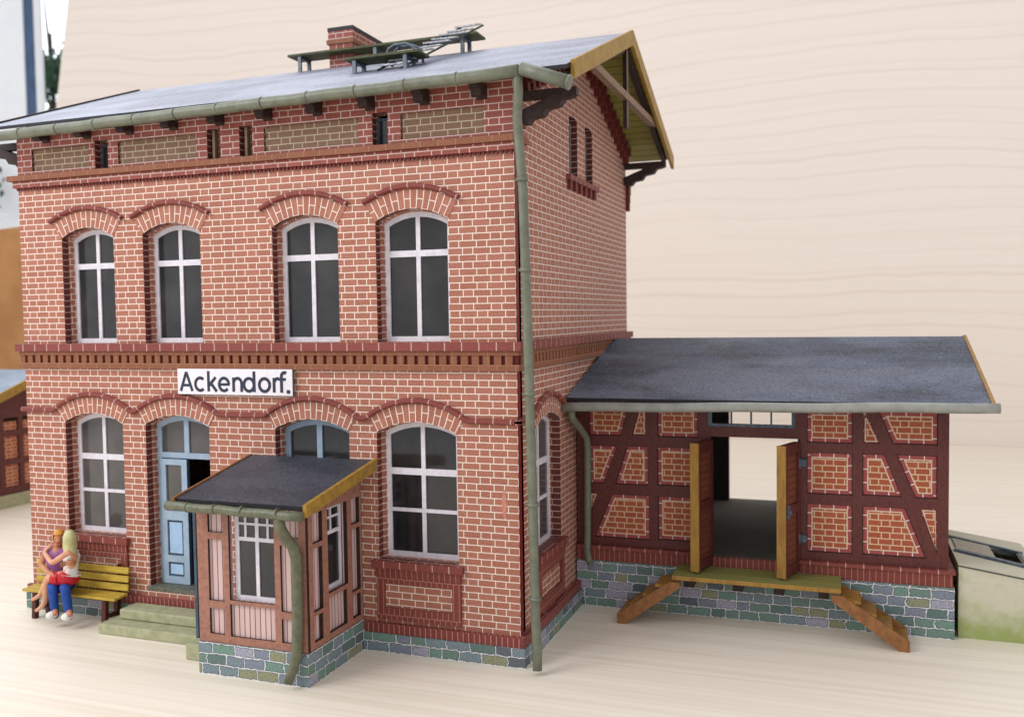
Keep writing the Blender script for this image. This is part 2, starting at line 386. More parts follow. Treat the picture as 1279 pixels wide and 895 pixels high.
def moulding(mb, line, th, to3, d0, d1, mi=0):
    """a rail following line (list of (a, z)); th thick, from depth d0 to d1; uv along its length"""
    nrm = []
    for i in range(len(line)):
        p, q = line[max(i-1, 0)], line[min(i+1, len(line)-1)]
        dx, dz = q[0]-p[0], q[1]-p[1]; l = math.hypot(dx, dz); nrm.append((-dz/l, dx/l))
    s_ = 0
    for i in range(len(line)-1):
        (x0, z0), (x1, z1) = line[i], line[i+1]; l = math.hypot(x1-x0, z1-z0)
        a0 = (x0-nrm[i][0]*th/2, z0-nrm[i][1]*th/2); b0 = (x0+nrm[i][0]*th/2, z0+nrm[i][1]*th/2)
        a1 = (x1-nrm[i+1][0]*th/2, z1-nrm[i+1][1]*th/2); b1 = (x1+nrm[i+1][0]*th/2, z1+nrm[i+1][1]*th/2)
        uv = [(s_, .1), (s_+l, .1), (s_+l, .1+th), (s_, .1+th)]
        dm = d0+(d1-d0)*.35
        i0 = (x0+nrm[i][0]*th*.25, z0+nrm[i][1]*th*.25); i1 = (x1+nrm[i+1][0]*th*.25, z1+nrm[i+1][1]*th*.25)
        j0 = (x0-nrm[i][0]*th*.25, z0-nrm[i][1]*th*.25); j1 = (x1-nrm[i+1][0]*th*.25, z1-nrm[i+1][1]*th*.25)
        T = lambda p, d: to3(p[0], p[1], d)
        mb.poly([T(j0, d0), T(j1, d0), T(i1, d0), T(i0, d0)], mi, uv)
        mb.poly([T(i0, d0), T(i1, d0), T(b1, dm), T(b0, dm)], mi, uv)
        mb.poly([T(b0, dm), T(b1, dm), T(b1, d1), T(b0, d1)], mi, uv)
        mb.poly([T(a0, dm), T(a1, dm), T(j1, d0), T(j0, d0)], mi, uv)
        mb.poly([T(a0, d1), T(a1, d1), T(a1, dm), T(a0, dm)], mi, uv)
        if i in (0, len(line)-2):
            (a, b, ii, jj) = (a0, b0, i0, j0) if i == 0 else (a1, b1, i1, j1)
            mb.poly([T(a, d1), T(a, dm), T(jj, d0), T(ii, d0), T(b, dm), T(b, d1)], mi)
        s_ += l

# ------------------------------------------------------------------ setting
mb = MB(); mb.box(-48, 34, -14, 23.2, -.8, 0)
o = mb.build('tabletop', 'table'); o['kind'] = 'structure'
mb = MB(); mb.prism([(-33.4, 22.7, .004), (30, 22.7, .004), (30, 22.7, 26), (-28.5, 22.7, 26)], (0, .45, 0))
tag(mb.build('wood_board', 'board'), 'large cream wood-grain board standing upright behind the model station', 'board')

# ================================================================== STATION BUILDING
L, D = 8.235, 6.475
XL = -L
st = thing('station_building', (-4.1, 3.2, 0), 'two-storey red brick toy station with grey roof and Ackendorf sign', 'building')
UP = [(-6.90, 1.00), (-5.345, 1.03), (-3.085, 1.05), (-1.455, 1.06)]
GR = [(-6.905, 1.12), (-5.345, 1.15), (-3.05, 1.19), (-1.44, 1.18)]
ZU0, ZUS, RU = 4.2, 5.81, .15
ZGS, RG = 2.985, .15
GB = [1.25, .53, .53, 1.25]
VENT = [(-6.70, -6.45), (-4.66, -4.43), (-4.11, -3.89), (-2.00, -1.77)]
FP = [(-7.94, -6.82), (-6.26, -4.85), (-3.70, -2.21), (-1.58, -.41)]
rect = lambda a, b, c, d: [(a, c), (b, c), (b, d), (a, d)]
holes_u = [arch_pts(c-w_/2, c+w_/2, ZU0, ZUS, RU) for c, w_ in UP]
holes_g = [arch_pts(c-w_/2, c+w_/2, zb, ZGS, RG) for (c, w_), zb in zip(GR, GB)]
vents = [rect(a, b, 6.81, 7.25) for a, b in VENT]
fps = [rect(a, b, 6.87, 7.21) for a, b in FP]
# front wall: outer printed card, an inner lip that narrows every opening
mb = MB()
mb.slab(rect(XL, .0, 0, 6.7), holes_u+holes_g, FX, 0, .12, 0, 1, 2)
mb.slab(rect(XL, .0, 6.7, 7.56), vents+fps, FX, 0, .12, 3, 1, 2)  # frieze in darker red brick, its colour includes painted shading from the eaves
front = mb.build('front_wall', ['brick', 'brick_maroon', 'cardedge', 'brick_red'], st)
mb = MB()
ins = lambda hs, k: [arch_pts(c-w_/2+k, c+w_/2-k, z0+.001, ZS, RR-k*.2) for (c, w_), z0, ZS, RR in hs]
hu2 = ins([(UP[i], ZU0, ZUS-.012, RU) for i in range(4)], .035)
hg2 = ins([(GR[i], GB[i], ZGS-.012, RG) for i in range(4)], .035)
mb.slab(rect(XL+.02, -.02, 0.01, 7.5), hu2+hg2+vents, FX, .123, .25, 0, 0, 0)
mb.build('wall_lining', ['brick'], front)
for a, b in FP:
    MB().box(a-.03, b+.03, .035, .10, 6.84, 7.24).build('frieze_panel', 'brick_khaki', front)
# other walls
RE, RYR, RZR = 7.53, 3.238, 8.895
SL = (RZR-RE)/(RYR+.309)
under = lambda y: RE+SL*(min(y, 2*RYR-y)+.309)-.06
ghole = arch_pts(.78, 1.92, 1.24, 3.0, .15)
slots = [rect(2.58, 3.04, 6.66, 7.56), rect(3.50, 3.96, 6.66, 7.56)]
def slot(a, b, z0, z1): return [(a, z0), (b, z0), (b, z1-.05), ((a+b)/2+.1, z1), ((a+b)/2-.1, z1), (a, z1-.05)]
slots = [slot(2.58, 3.04, 6.66, 7.58), slot(3.50, 3.96, 6.66, 7.58)]
mb = MB()
mb.slab([(.123, 0), (D, 0), (D, under(D)), (RYR, under(RYR)), (.123, under(.123))], [ghole]+slots, GX, -.02, -.16, 0, 1, 0)
gable = mb.build('gable_wall', ['brick', 'brick_maroon'], st)
mb = MB()
mb.slab([(.123, .01), (D-.02, .01), (D-.02, under(D)-.02), (RYR, under(RYR)-.02), (.123, under(.123)-.02)], [arch_pts(.815, 1.885, 1.241, 2.988, .143)], GX, -.165, -.23, 0, 0, 0)
mb.build('wall_lining', 'brick', gable)
mb = MB()
mb.slab([(.2, 0), (D, 0), (D, under(D)), (RYR, under(RYR)), (.2, under(.2))], [], GX, XL, XL+.15)
mb.build('end_wall', 'brick', st)
MB().box(XL+.15, -.24, D-.15, D, 0, under(D)).build('rear_wall', 'brick', st)
MB().box(XL+.2, -.24, .25, D-.2, 4.0, 4.08).build('upper_floor', 'interior', st)

# arches and mouldings
for c, w_ in UP:
    mb = MB(); arc_ring(mb, c, w_/2, ZUS, RU, .25, FX, -.012, .0, 0)
    mb.build('window_arch', 'brick_arch', front)
    w2 = .70; ln = []
    rad = (w2*w2+.19*.19)/(2*.19); a0 = math.asin(w2/rad)
    for i in range(17):
        t = -a0+2*a0*i/16; ln.append((c+math.sin(t)*rad, 6.065+.19-rad+math.cos(t)*rad))
    mb = MB(); moulding(mb, ln, .062, FX, -.07, 0); mb.build('arch_moulding', 'brick_rail', front)
for c, w_ in GR:
    mb = MB(); arc_ring(mb, c, w_/2, ZGS, RG, .24, FX, -.012, .0, 0)
    mb.build('window_arch', 'brick_arch', front)
def wavy(cs, x0, x1, zb, rise, hw):
    pts = [(x0, zb)]
    x = x0
    while x < x1:
        x += .06; xx = min(x, x1); z = zb
        for c in cs:
            t = abs(xx-c)/hw
            if t < 1: z = max(z, zb+rise*(1-t*t)**.9)
        pts.append((xx, z))
    return pts
mb = MB(); moulding(mb, wavy([c for c, _ in GR], XL-.05, .06, 3.17, .255, .74), .07, FX, -.07, 0)
mb.build('string_course', 'brick_rail', st)
mb = MB(); moulding(mb, wavy([1.35], -.07, 2.75, 3.17, .255, .74), .07, GX, .06, -.02)
arc_ring(mb, 1.35, .57, 3.0, .15, .24, GX, -.008, -.02, 1)
mb.build('string_course', ['brick_rail', 'brick_arch'], gable)

# middle band with dentils (front and gable)
def band(mb):
    mb.box(XL-.09, .09, -.10, 0, 4.085, 4.195, 0); mb.box(.0, .09, .001, D+.06, 4.085, 4.195, 0)
    mb.box(XL-.05, .05, -.065, 0, 4.025, 4.08, 1); mb.box(.0, .05, .001, D+.03, 4.025, 4.08, 1)
    mb.box(XL-.05, .05, -.06, 0, 3.825, 3.905, 1); mb.box(.0, .05, .001, D+.03, 3.825, 3.905, 1)
    mb.box(XL-.012, .012, -.012, 0, 3.906, 4.024, 2); mb.box(.0, .012, .001, D, 3.906, 4.024, 2)
    x = XL-.04
    while x < .0:
        mb.box(x, x+.098, -.052, -.0125, 3.9065, 4.0235, 1); x += .1535
    y = .06
    while y < D:
        mb.box(.0125, .045, y, y+.098, 3.9065, 4.0235, 1); y += .1535
mb = MB(); band(mb); mb.build('dentil_band', ['brick_rail', 'brick_brown', 'maroon'], st)
# upper cornice
mb = MB()
mb.box(XL-.12, .09, -.11, 0, 6.725, 6.805, 0); mb.box(XL-.05, .05, -.06, 0, 6.622, 6.72, 1)
x = XL
while x < .02:
    mb.box(x, x+.04, -.035, 0, 6.585, 6.62, 2); x += .062
mb.box(.0, .09, .001, .34, 6.725, 6.805, 0); mb.box(.0, .05, .001, .26, 6.622, 6.72, 1)
mb.box(.0, .07, .13, .30, 6.93, 7.02, 0)
mb.build('cornice', ['brick_brown', 'brick_red', 'maroon'], st)
# raised frieze course above panels (a darker printed strip, eave shade put into its colour)
# plinth: soldier course and stone base
mb = MB()
mb.box(XL-.06, .07, -.07, 0, .255, .385, 0); mb.box(-.02, .07, .001, 2.75, .255, .385, 0)
mb.build('soldier_course', 'brick_soldier', st)
mb = MB()
mb.box(XL-.07, .085, -.085, 0, 0, .252, 0); mb.box(-.02, .085, .001, 2.75, 0, .252, 0)
mb.build('stone_base', 'stone', st)
# sills and apron panels
def sill(xl, xr, to3, s_, parent, panel=True, dd=0.):
    mb = MB(); T = lambda a, z, d: to3(a, z, s_*d+dd)
    def bx(a0, a1, z0, z1, d0, d1, mi=0):
        p = [T(a, z, d) for z in (z0, z1) for d in (d0, d1) for a in (a0, a1)]
        ids = [mb.vert(q) for q in p]
        for q in ((0, 2, 3, 1), (4, 5, 7, 6), (0, 1, 5, 4), (2, 6, 7, 3), (0, 4, 6, 2), (1, 3, 7, 5)): mb.face([ids[i] for i in q], mi)
    bx(xl-.08, xr+.08, 1.15, 1.245, .09, -.0, 0)
    bx(xl-.04, xr+.04, 1.03, 1.148, .055, 0, 1)
    if panel:
        bx(xl-.03, xl+.09, .44, 1.028, .04, 0, 1); bx(xr-.09, xr+.03, .44, 1.028, .04, 0, 1)
        bx(xl+.091, xr-.091, .44, .60, .04, 0, 2); bx(xl+.091, xr-.091, .93, 1.028, .04, 0, 1)
    mb.build('apron_panel', ['brick_rail', 'brick_soldier_dark', 'brick_soldier_dark'], parent)
sill(-2.03, -.85, FX, -1, front)
sill(-7.465, -6.345, FX, -1, front)
sill(.78, 1.92, GX, 1, gable, dd=-.02)

# windows
def window(name, xl, xr, zb, zs, rise, to3, d, thick, cols, rows, mat, pane, parent, fr=.07, bar=.055, tall_bar=None, sill_h=.0):
    """rows: z of the centre of every horizontal bar"""
    edges_x = [xl+fr]
    for i in range(1, cols):
        xc = xl+(xr-xl)*i/cols; edges_x += [xc-bar/2, xc+bar/2]
    edges_x.append(xr-fr)
    zz = [zb+fr+sill_h]
    for z, bw in rows: zz += [z-bw/2, z+bw/2]
    zz.append(None)
    hs = []
    for i in range(0, len(edges_x), 2):
        x0, x1 = edges_x[i], edges_x[i+1]
        for j in range(0, len(zz), 2):
            z0, z1 = zz[j], zz[j+1]
            if z1 is not None: hs.append(rect(x0, x1, z0, z1))
            elif rise <= 0: hs.append(rect(x0, x1, z0, zs-fr))
            else: hs.append([(x0, z0), (x1, z0)]+[(x1+(x0-x1)*k/8, arch_z(xl, xr, zs, rise, x1+(x0-x1)*k/8, fr)) for k in range(9)])
    mb = MB()
    outer = arch_pts(xl, xr, zb, zs, rise) if rise > 0 else rect(xl, xr, zb, zs)
    mb.slab(outer, hs, to3, d, d+thick, 0)
    w = mb.build(name, mat, parent)
    mb = MB()
    pin = arch_pts(xl+.01, xr-.01, zb+.01, zs-.01, rise) if rise > 0 else rect(xl+.01, xr-.01, zb+.01, zs-.01)
    mb.slab(pin, [], to3, d+thick*.45, d+thick*.6, 0)
    mb.build('pane', pane, w)
    return w
for i, (c, w_) in enumerate(UP):
    wd = window('window', c-w_/2+.03, c+w_/2-.03, ZU0+.002, ZUS-.012, RU-.005, FX, .205, .05, 2, [(5.385, .085)], 'white', 'pane' if i < 3 else 'pane_dark', st, .07, .062)
for i in (0, 3):
    c, w_ = GR[i]
    wd = window('window', c-w_/2+.03, c+w_/2-.03, 1.252, ZGS-.012, RG-.005, FX, .205, .05, 2, [(1.90, .05), (2.43, .09)], 'white', 'pane_grey' if i == 0 else 'pane_dark', st, .072, .06)
wd = window('window', .81, 1.89, 1.242, 2.988, .145, GX, -.175, -.05, 2, [(1.90, .05), (2.43, .09)], 'white', 'pane_grey', st, .072, .06)
for a, b in ((2.58, 3.04), (3.5, 3.96)):
    window('attic_window', a+.005, b-.005, 6.665, 7.52, 0, GX, -.12, -.03, 1, [], 'grey_frame', 'pane_dark', st, .035)
    mb = MB(); mb.box(-.02, .05, 2.40, 4.16, 6.575, 6.655, 0) if a < 3 else None
    if a < 3:
        y = 2.46
        while y < 4.1:
            mb.box(-.02, .035, y, y+.11, 6.44, 6.574, 1); y += .29
        mb.build('attic_sill', ['brick_rail', 'maroon'], gable)
for i, (a, b) in enumerate(VENT):
    if i in (0, 3): window('attic_window', a+.005, b-.005, 6.815, 7.2, 0, FX, .14, .03, 1, [], 'bluedark', 'pane_dark', st, .03)
    else:
        MB().box(a, b, .14, .18, 6.81, 7.25).build('blind_vent', 'brick_khaki', front)
        MB().box(a+.05, a+.09, .06, .138, 6.815, 7.245).build('vent_bar', 'greywood', front)

# main door, left leaf shut, right leaf standing open inside
dl, dr = GR[1][0]-GR[1][1]/2+.03, GR[1][0]+GR[1][1]/2-.03
fan = window('door_frame', dl, dr, 2.46, ZGS-.012, RG-.005, FX, .205, .06, 2, [], 'blue', 'pane_grey', st, .085, .085)
mb = MB(); mb.box(dl, dl+.075, .205, .265, .53, 2.459); mb.box(dr-.075, dr, .205, .265, .53, 2.459)
mb.build('door_frame', 'blue', st)
lx0, lx1 = dl+.08, dl+.56
mb = MB(); mb.slab(rect(lx0, lx1, .552, 2.45), [rect(lx0+.09, lx1-.1, 1.66, 2.36), rect(lx0+.09, lx1-.1, .98, 1.52), rect(lx0+.09, lx1-.1, .66, .88)], FX, .17, .235, 0, 0, 1)
leaf = mb.build('door', ['blue', 'bluedark'], st)
MB().box(lx0+.085, lx1-.095, .20, .21, 1.65, 2.37).build('pane', 'pane_grey', leaf)
mb = MB()
for z0, z1 in ((.98, 1.52), (.66, .88)):
    mb.box(lx0+.085, lx1-.095, .205, .22, z0-.005, z1+.005, 1); mb.box(lx0+.12, lx1-.13, .182, .204, z0+.035, z1-.035, 0)
mb.build('door_panel', ['bluepanel', 'bluedark'], leaf)
MB().beam((dr-.09, .27, 1.5), (dr-.2, .75, 1.5), .05, 1.86).build('door', 'bluedark', st)
MB().box(GR[1][0]-.62, GR[1][0]+.62, -.02, .6, .48, .545).build('door_sill', 'signedge', st)
# second door behind the porch
d2l, d2r = GR[2][0]-GR[2][1]/2+.03, GR[2][0]+GR[2][1]/2-.03
window('door_frame', d2l, d2r, 2.3, ZGS-.012, RG-.005, FX, .205, .06, 2, [], 'blue', 'pane', st, .085, .085)
MB().box(d2l, d2r, .22, .26, .53, 2.298).build('door', 'blue', st)

# roof
xe0, xe1 = XL-.5, .846
def roofpt(y, up=0.): return RE+SL*(min(y, 2*RYR-y)+.309)+up
ye0, ye1 = -.309, 2*RYR+.309
prof = [(ye0, roofpt(ye0)), (RYR, roofpt(RYR)), (ye1, roofpt(ye1)), (ye1, roofpt(ye1)-.05), (RYR, roofpt(RYR)-.05), (ye0, roofpt(ye0)-.05)]
mb = MB()
P3 = lambda x, p: (x, p[0], p[1])
a, b = [mb.vert(P3(xe0, p)) for p in prof], [mb.vert(P3(xe1-.06, p)) for p in prof]
for i in range(6):
    j = (i+1) % 6; mb.face((a[i], b[i], b[j], a[j]), {0: 0, 1: 0, 3: 2, 4: 2}.get(i, 1))
for ring in (a, b):
    mb.face((ring[0], ring[1], ring[4], ring[5]), 1); mb.face((ring[1], ring[2], ring[3], ring[4]), 1)
roof = mb.build('roof', ['roof_main', 'roofedge', 'plank_soffit'], st)
def barge(x, mat, h=.22, y0=ye0-.02, y1=ye1+.02, th=.055, drop=0.):
    mb = MB()
    for s_ in (0, 1):
        ya, yb = (y0, RYR) if s_ == 0 else (RYR, y1)
        za, zb = roofpt(ya)+.03-drop, roofpt(yb)+.03-drop
        mb.prism([(x, ya, za-h), (x, yb, zb-h), (x, yb, zb), (x, ya, za)], (th, 0, 0))
    return mb.build('bargeboard', mat, roof)
barge(xe1-.055, 'ochre', .235, -.12, ye1+.06); barge(xe0-.004, 'darkwood', .12)
# gable truss
tr = MB()
tr.beam((.72, 1.05, 7.90), (.72, 5.43, 7.90), .10, .11, mi=0)
tr.box(.69, .75, RYR-.07, RYR+.07, 7.42, 8.72, 1)
tr.box(.752, .765, RYR-.09, RYR-.05, 7.42, 8.72, 0)
for s_ in (-1, 1): tr.beam((.70, RYR+s_*.1, 8.62), (.70, RYR+s_*3.35, roofpt(RYR-3.35)-.16), .08, .10, mi=1)
tr.build('gable_truss', ['greywood', 'darkwood'], st)
# verge corbels under the roof on the gable
mb = MB(); y = .35
while y < D-.1:
    z = under(y)-.02
    mb.box(-.02, .08, y, y+.11, z-.30, z-.02, 0); mb.box(-.02, .13, y+.02, y+.09, z-.16, z, 0)
    y += .235
mb.build('verge_corbel', 'maroon', gable)
mb = MB()
for s_ in (0, 1):
    ya, yb = (.13, RYR) if s_ == 0 else (RYR, D)
    mb.prism([(-.02, ya, under(ya)-.13), (-.02, yb, under(yb)-.13), (-.02, yb, under(yb)), (-.02, ya, under(ya))], (.035, 0, 0))
mb.build('verge_course', 'brick_red', gable)
# eave brackets
def bracket_prof(ln, z1, hh):
    return [(0, z1), (ln, z1), (ln, z1-.09), (ln*.8, z1-.1), (ln*.78, z1-.17), (ln*.5, z1-.19), (ln*.45, z1-hh*.8), (ln*.15, z1-hh*.85), (0, z1-hh)]
for k in range(10):
    x = -7.62+.8*k
    mb = MB(); mb.prism([(x-.07, -.0-a_, z_) for a_, z_ in bracket_prof(.29, 7.47, .19)], (.14, 0, 0)); mb.build('eaves_bracket', 'darkwood', st, bevel=.008)
for x0, sg in ((.0, 1), (XL, -1)):
    for yb in (.14, D-.22):
        mb = MB(); mb.prism([(x0+sg*a_, yb, z_) for a_, z_ in [(0, 6.98), (.14, 6.96), (.2, 7.03), (.34, 7.05), (.4, 7.13), (.56, 7.16), (.62, 7.24), (.74, 7.26), (.76, 7.33), (.60, 7.34), (0, 7.12)]], (0, .15, 0))
        mb.prism([(x0, yb+.02, 7.27), (x0+sg*.78, yb+.02, 7.27), (x0+sg*.78, yb+.02, 7.38), (x0, yb+.02, 7.38)], (0, .11, 0))
        mb.build('eaves_bracket', 'darkwood', st)
M['pinkspot'] = plain('pink_paint_spot', srgb(198, 134, 116), srgb(186, 118, 102), 20, .5)
mb = MB(); mb.prism([(-.20+.034*math.cos(k*math.pi/8), -.001, 2.10+.16*math.sin(k*math.pi/8)*(1-.2*math.cos(k*math.pi/4))) for k in range(16)], (0, -.003, 0)); mb.build('paint_spot', 'pinkspot', front)
# small stepped brick corner on the rear gable edge
mb = MB()
for k in range(4): mb.box(-.02, .05, D-.02, D+.05+.05*k, 6.5+.16*k, 6.5+.16*k+.158)
mb.build('corner_corbel', 'maroon', gable)

# gutter with joints, bent end piece, downpipe
gz = lambda x: 7.478+(x-.2)*.0150
gpath = [(xe0+(.225-xe0)*k/20, -.42+.004*math.sin(k*1.7), gz(xe0+(.225-xe0)*k/20)+.006*math.sin(k*2.3)) for k in range(21)]
mb = MB(); mb.tube(gpath, .076, 14)
gut = mb.build('gutter', 'gutter', st)
mb = MB(); mb.tube([(.262, -.43, 7.50), (.5, -.43, 7.41), (.86, -.44, 7.275)], .082, 14); mb.tube([(.845, -.44, 7.28), (.875, -.44, 7.27)], .09, 14)
mb.build('gutter', 'gutter', st)
x = -8.4
while x < .1:
    MB().tube([(x-.012, -.42, gz(x)), (x+.012, -.42, gz(x))], .084, 14).build('gutter_joint', 'gutter', gut); x += .71
dp = [(.20, -.40, 7.46), (.175, -.30, 7.25), (.11, -.17, 6.98), (.12, -.15, 6.7), (.165, -.15, 6.1), (.20, -.15, 4.5), (.235, -.16, 2.4), (.26, -.16, .6), (.285, -.18, .28), (.30, -.24, .06)]
mb = MB(); mb.tube(dp, .060, 14); pipe = mb.build('downpipe', 'gutter', st)
for z, x in ((6.22, .16), (5.1, .187), (3.55, .217), (2.15, .24), (.95, .255)):
    mb = MB(); mb.tube([(x, -.153, z-.025), (x, -.153, z+.025)], .075, 14); mb.box(x-.1, x+.02, -.16, .0, z-.012, z+.012); mb.build('pipe_clamp', 'gutter', pipe)

# chimney
cx0, cx1, cy0, cy1 = -4.55, -4.09, 3.26, 4.75
mb = MB(); mb.box(cx0, cx1, cy0, cy1, 8.2, 9.36, 0); mb.box(cx0-.035, cx1+.035, cy0-.035, cy1+.035, 9.30, 9.372, 1); mb.box(cx0-.012, cx1+.012, cy0-.012, cy1+.012, 9.374, 9.52, 0)
chim = mb.build('chimney', ['brick_red', 'brick_brown'], st)
MB().box(cx0-.02, cx1+.02, cy0-.02, cy1+.02, 9.522, 9.585).build('chimney_cap', 'roofedge', chim)
# roof walkways
def walkway(x0, x1, y, z, legs, d=.34, foot=None):
    mb = MB(); mb.box(x0, x1, y-d/2, y+d/2, z-.035, z)
    wk = mb.build('roof_walkway', 'mossboard', st)
    for lx in legs:
        mb = MB()
        for yy in (y-d/2+.05, y+d/2-.05):
            mb.box(lx-.03, lx+.03, yy-.02, yy+.02, roofpt(yy)-.02, z-.036)
        mb.beam((lx, y-d/2+.05, z-.06), (lx, y+d/2-.05, z-.06), .05, .04)
        mb.build('leg', 'steel', wk)
walkway(-5.25, -1.68, RYR-.02, 9.14, (-5.03, -3.55, -1.95), .40)
walkway(-3.28, -2.02, 1.72, 8.50, (-3.12, -2.26), .40)
# ladder up the roof
la, lb = Vector((-2.52, 1.55, 8.27)), Vector((-1.90, 3.37, 9.345))
M['rail_dark'] = plain('ladder_rail', srgb(74, 78, 80), srgb(48, 52, 54), 30, .5)
mb = MB(); dv = lb-la
for sx in (-.20, .20): mb.beam(la+Vector((sx, 0, -.01)), lb+Vector((sx, 0, -.01)), .022, .03, mi=1)
nr = 10
for k in range(nr):
    p = la+dv*((k+.5)/nr)+Vector((.0, 0, .03+.006*math.sin(k*3)))
    mb.obox(p, (.225, 0, .005*math.sin(k*5)), (0, .045, .008), (0, -.002, .011), 0)
mb.build('roof_ladder', ['ladder', 'rail_dark'], st)
mb = MB(); H0 = -2.80
for yy, dx in ((1.98, 0), (2.10, .05)):
    mb.tube([(H0+dx, yy, 8.44), (H0+dx+.01, yy, 8.60), (H0+dx+.06, yy, 8.70), (H0+dx+.16, yy, 8.745), (H0+dx+.36, yy, 8.745), (H0+dx+.46, yy, 8.70), (H0+dx+.52, yy, 8.60), (H0+dx+.54, yy, 8.44)], .022, 8)
for dx in (.16, .34): mb.tube([(H0+dx, 1.98, 8.74), (H0+.05+dx, 2.10, 8.74)], .016, 6)
mb.build('roof_handrail', 'steel', st)

# station sign with lettering
sg = MB(); sg.box(-5.24, -3.29, -.075, -.035, 3.46, 3.83, 1, [1, 1, 0, 1, 1, 1]); sg.box(-5.2, -3.33, -.034, -.0, 3.5, 3.79, 1)
sign = sg.build('station_sign', ['signwhite', 'signedge'], st)
mb = MB()
def stroke(pts, wd=.044):
    nr_ = []
    for i in range(len(pts)):
        p, q = pts[max(i-1, 0)], pts[min(i+1, len(pts)-1)]; l = math.hypot(q[0]-p[0], q[1]-p[1]); nr_.append((-(q[1]-p[1])/l, (q[0]-p[0])/l))
    for i in range(len(pts)-1):
        a0, a1, n0, n1 = pts[i], pts[i+1], nr_[i], nr_[i+1]
        q = [(a0[0]-n0[0]*wd/2, a0[1]-n0[1]*wd/2), (a1[0]-n1[0]*wd/2, a1[1]-n1[1]*wd/2), (a1[0]+n1[0]*wd/2, a1[1]+n1[1]*wd/2), (a0[0]+n0[0]*wd/2, a0[1]+n0[1]*wd/2)]
        mb.prism([(X, LY[0], Z) for X, Z in q], (0, .006, 0)); LY[0] -= .00002
LY = [-.0785]
def circ(cx_, cz_, rx, rz, t0, t1, n_=22): return [(cx_+rx*math.cos(R(t0+(t1-t0)*i/n_)), cz_+rz*math.sin(R(t0+(t1-t0)*i/n_))) for i in range(n_+1)]
X0, W_ = -5.24, 1.95
sx = lambda t: X0+W_*t
bl, xh, cap = 3.505, 3.505+.205, 3.505+.278
h2 = .047/2
A0, A1 = sx(.028), sx(.133)
stroke([(A0, bl), ((A0+A1)/2, cap)]); stroke([((A0+A1)/2, cap), (A1, bl)]); stroke([(A0+.055, bl+.085), (A1-.055, bl+.085)], .04)
rz_ = (xh-bl)/2-h2+.012; cz_ = (xh+bl)/2
stroke(circ(sx(.205), cz_, .085, rz_, 48, 312))
k0 = sx(.279); stroke([(k0, bl), (k0, cap+.015)]); stroke([(k0+.01, bl+.085), (k0+.125, xh)]); stroke([(k0+.045, bl+.115), (k0+.14, bl)])
stroke(circ(sx(.416), cz_, .082, rz_, -42, -360)); stroke([(sx(.416)-.08, cz_), (sx(.416)+.095, cz_)], .036)
n0 = sx(.500); stroke([(n0, bl), (n0, xh)]); stroke(circ(n0+.068, xh-.09, .068, .078, 180, 0)+[(n0+.136, bl)])
d0 = sx(.633); stroke(circ(d0, cz_, .084, rz_, 0, 360)); stroke([(d0+.088, bl), (d0+.088, cap+.015)])
stroke(circ(sx(.766), cz_, .086, rz_, 0, 360))
r_0 = sx(.847); stroke([(r_0, bl), (r_0, xh)]); stroke(circ(r_0+.062, xh-.085, .062, .075, 180, 75))
f0 = sx(.910); stroke([(f0, bl), (f0, cap-.05)]+circ(f0+.055, cap-.05, .055, .052, 180, 65)); stroke([(f0-.045, xh-.02), (f0+.07, xh-.02)], .038)
stroke([(sx(.966)-.026, bl+.012), (sx(.966)+.026, bl+.012)], .05)
mb.build('lettering', 'ink', sign)

# ------------------------------------------------------------------ porch
PX0, PX1, PY = -3.87, -2.26, -1.45
BK = -.072
zt = lambda y: 2.555+(y)*(2.555-2.28)/1.75-.06
mb = MB()
fh = [rect(-3.70, -3.475, 1.84, 2.2), rect(-3.705, -3.475, .96, 1.75), rect(-3.705, -3.475, .53, .86), rect(-3.39, -2.715, .985, 2.2), rect(-3.39, -2.725, .52, .935), rect(-2.63, -2.36, 1.84, 2.2), rect(-2.63, -2.36, .91, 1.74), rect(-2.63, -2.36, .52, .82)]
mb.slab(rect(PX0, PX1, .42, zt(PY)), fh, FX, PY, PY+.035, 0, 1, 1)
shh = [rect(-1.29, -1.06, 1.74, 2.12), rect(-1.29, -1.075, .88, 1.68), rect(-1.29, -1.09, .50, .83), rect(-.94, -.45, 1.02, 2.12), rect(-.93, -.49, .50, .96), rect(-.345, -.12, 1.77, 2.12), rect(-.345, -.12, .86, 1.71), rect(-.345, -.13, .50, .81)]
mb.slab([(PY+.056, .42), (BK, .42), (BK, zt(-.09)), (PY+.056, zt(PY+.056))], shh, GX, PX1, PX1-.055, 0, 1, 1)
mb.slab([(PY+.056, .42), (BK, .42), (BK, zt(-.09)), (PY+.056, zt(PY+.056))], [rect(-1.1, -.3, .43, 2.1)], GX, PX0, PX0+.055, 0, 1, 1)
porch = mb.build('porch', ['postwood', 'darkwood'], st)
mb = MB(); mb.slab(rect(PX0+.06, PX1-.06, .43, zt(PY)-.03), [rect(-3.385, -2.72, .985, 2.18)], FX, PY+.038, PY+.07)
mb.slab([(PY+.1, .43), (BK, .43), (BK, zt(-.09)-.03), (PY+.1, zt(PY)-.03)], [rect(-.94, -.45, 1.02, 2.12)], GX, PX1-.058, PX1-.09)
mb.build('plank_infill', 'plank_pink', porch)
MB().box(PX0-.012, PX1+.012, PY-.015, BK, 0, .415, 0).build('stone_base', 'stone', porch)
w1 = window('porch_window', -3.36, -2.70, .975, 2.2, 0, FX, PY+.095, .04, 2, [(1.76, .05), (1.955, .03)], 'white', 'pane', porch, .06, .05)
for xg in (-3.2, -2.87): MB().box(xg-.015, xg+.015, PY+.096, PY+.13, 1.75, 2.2).build('glazing_bar', 'white', w1)
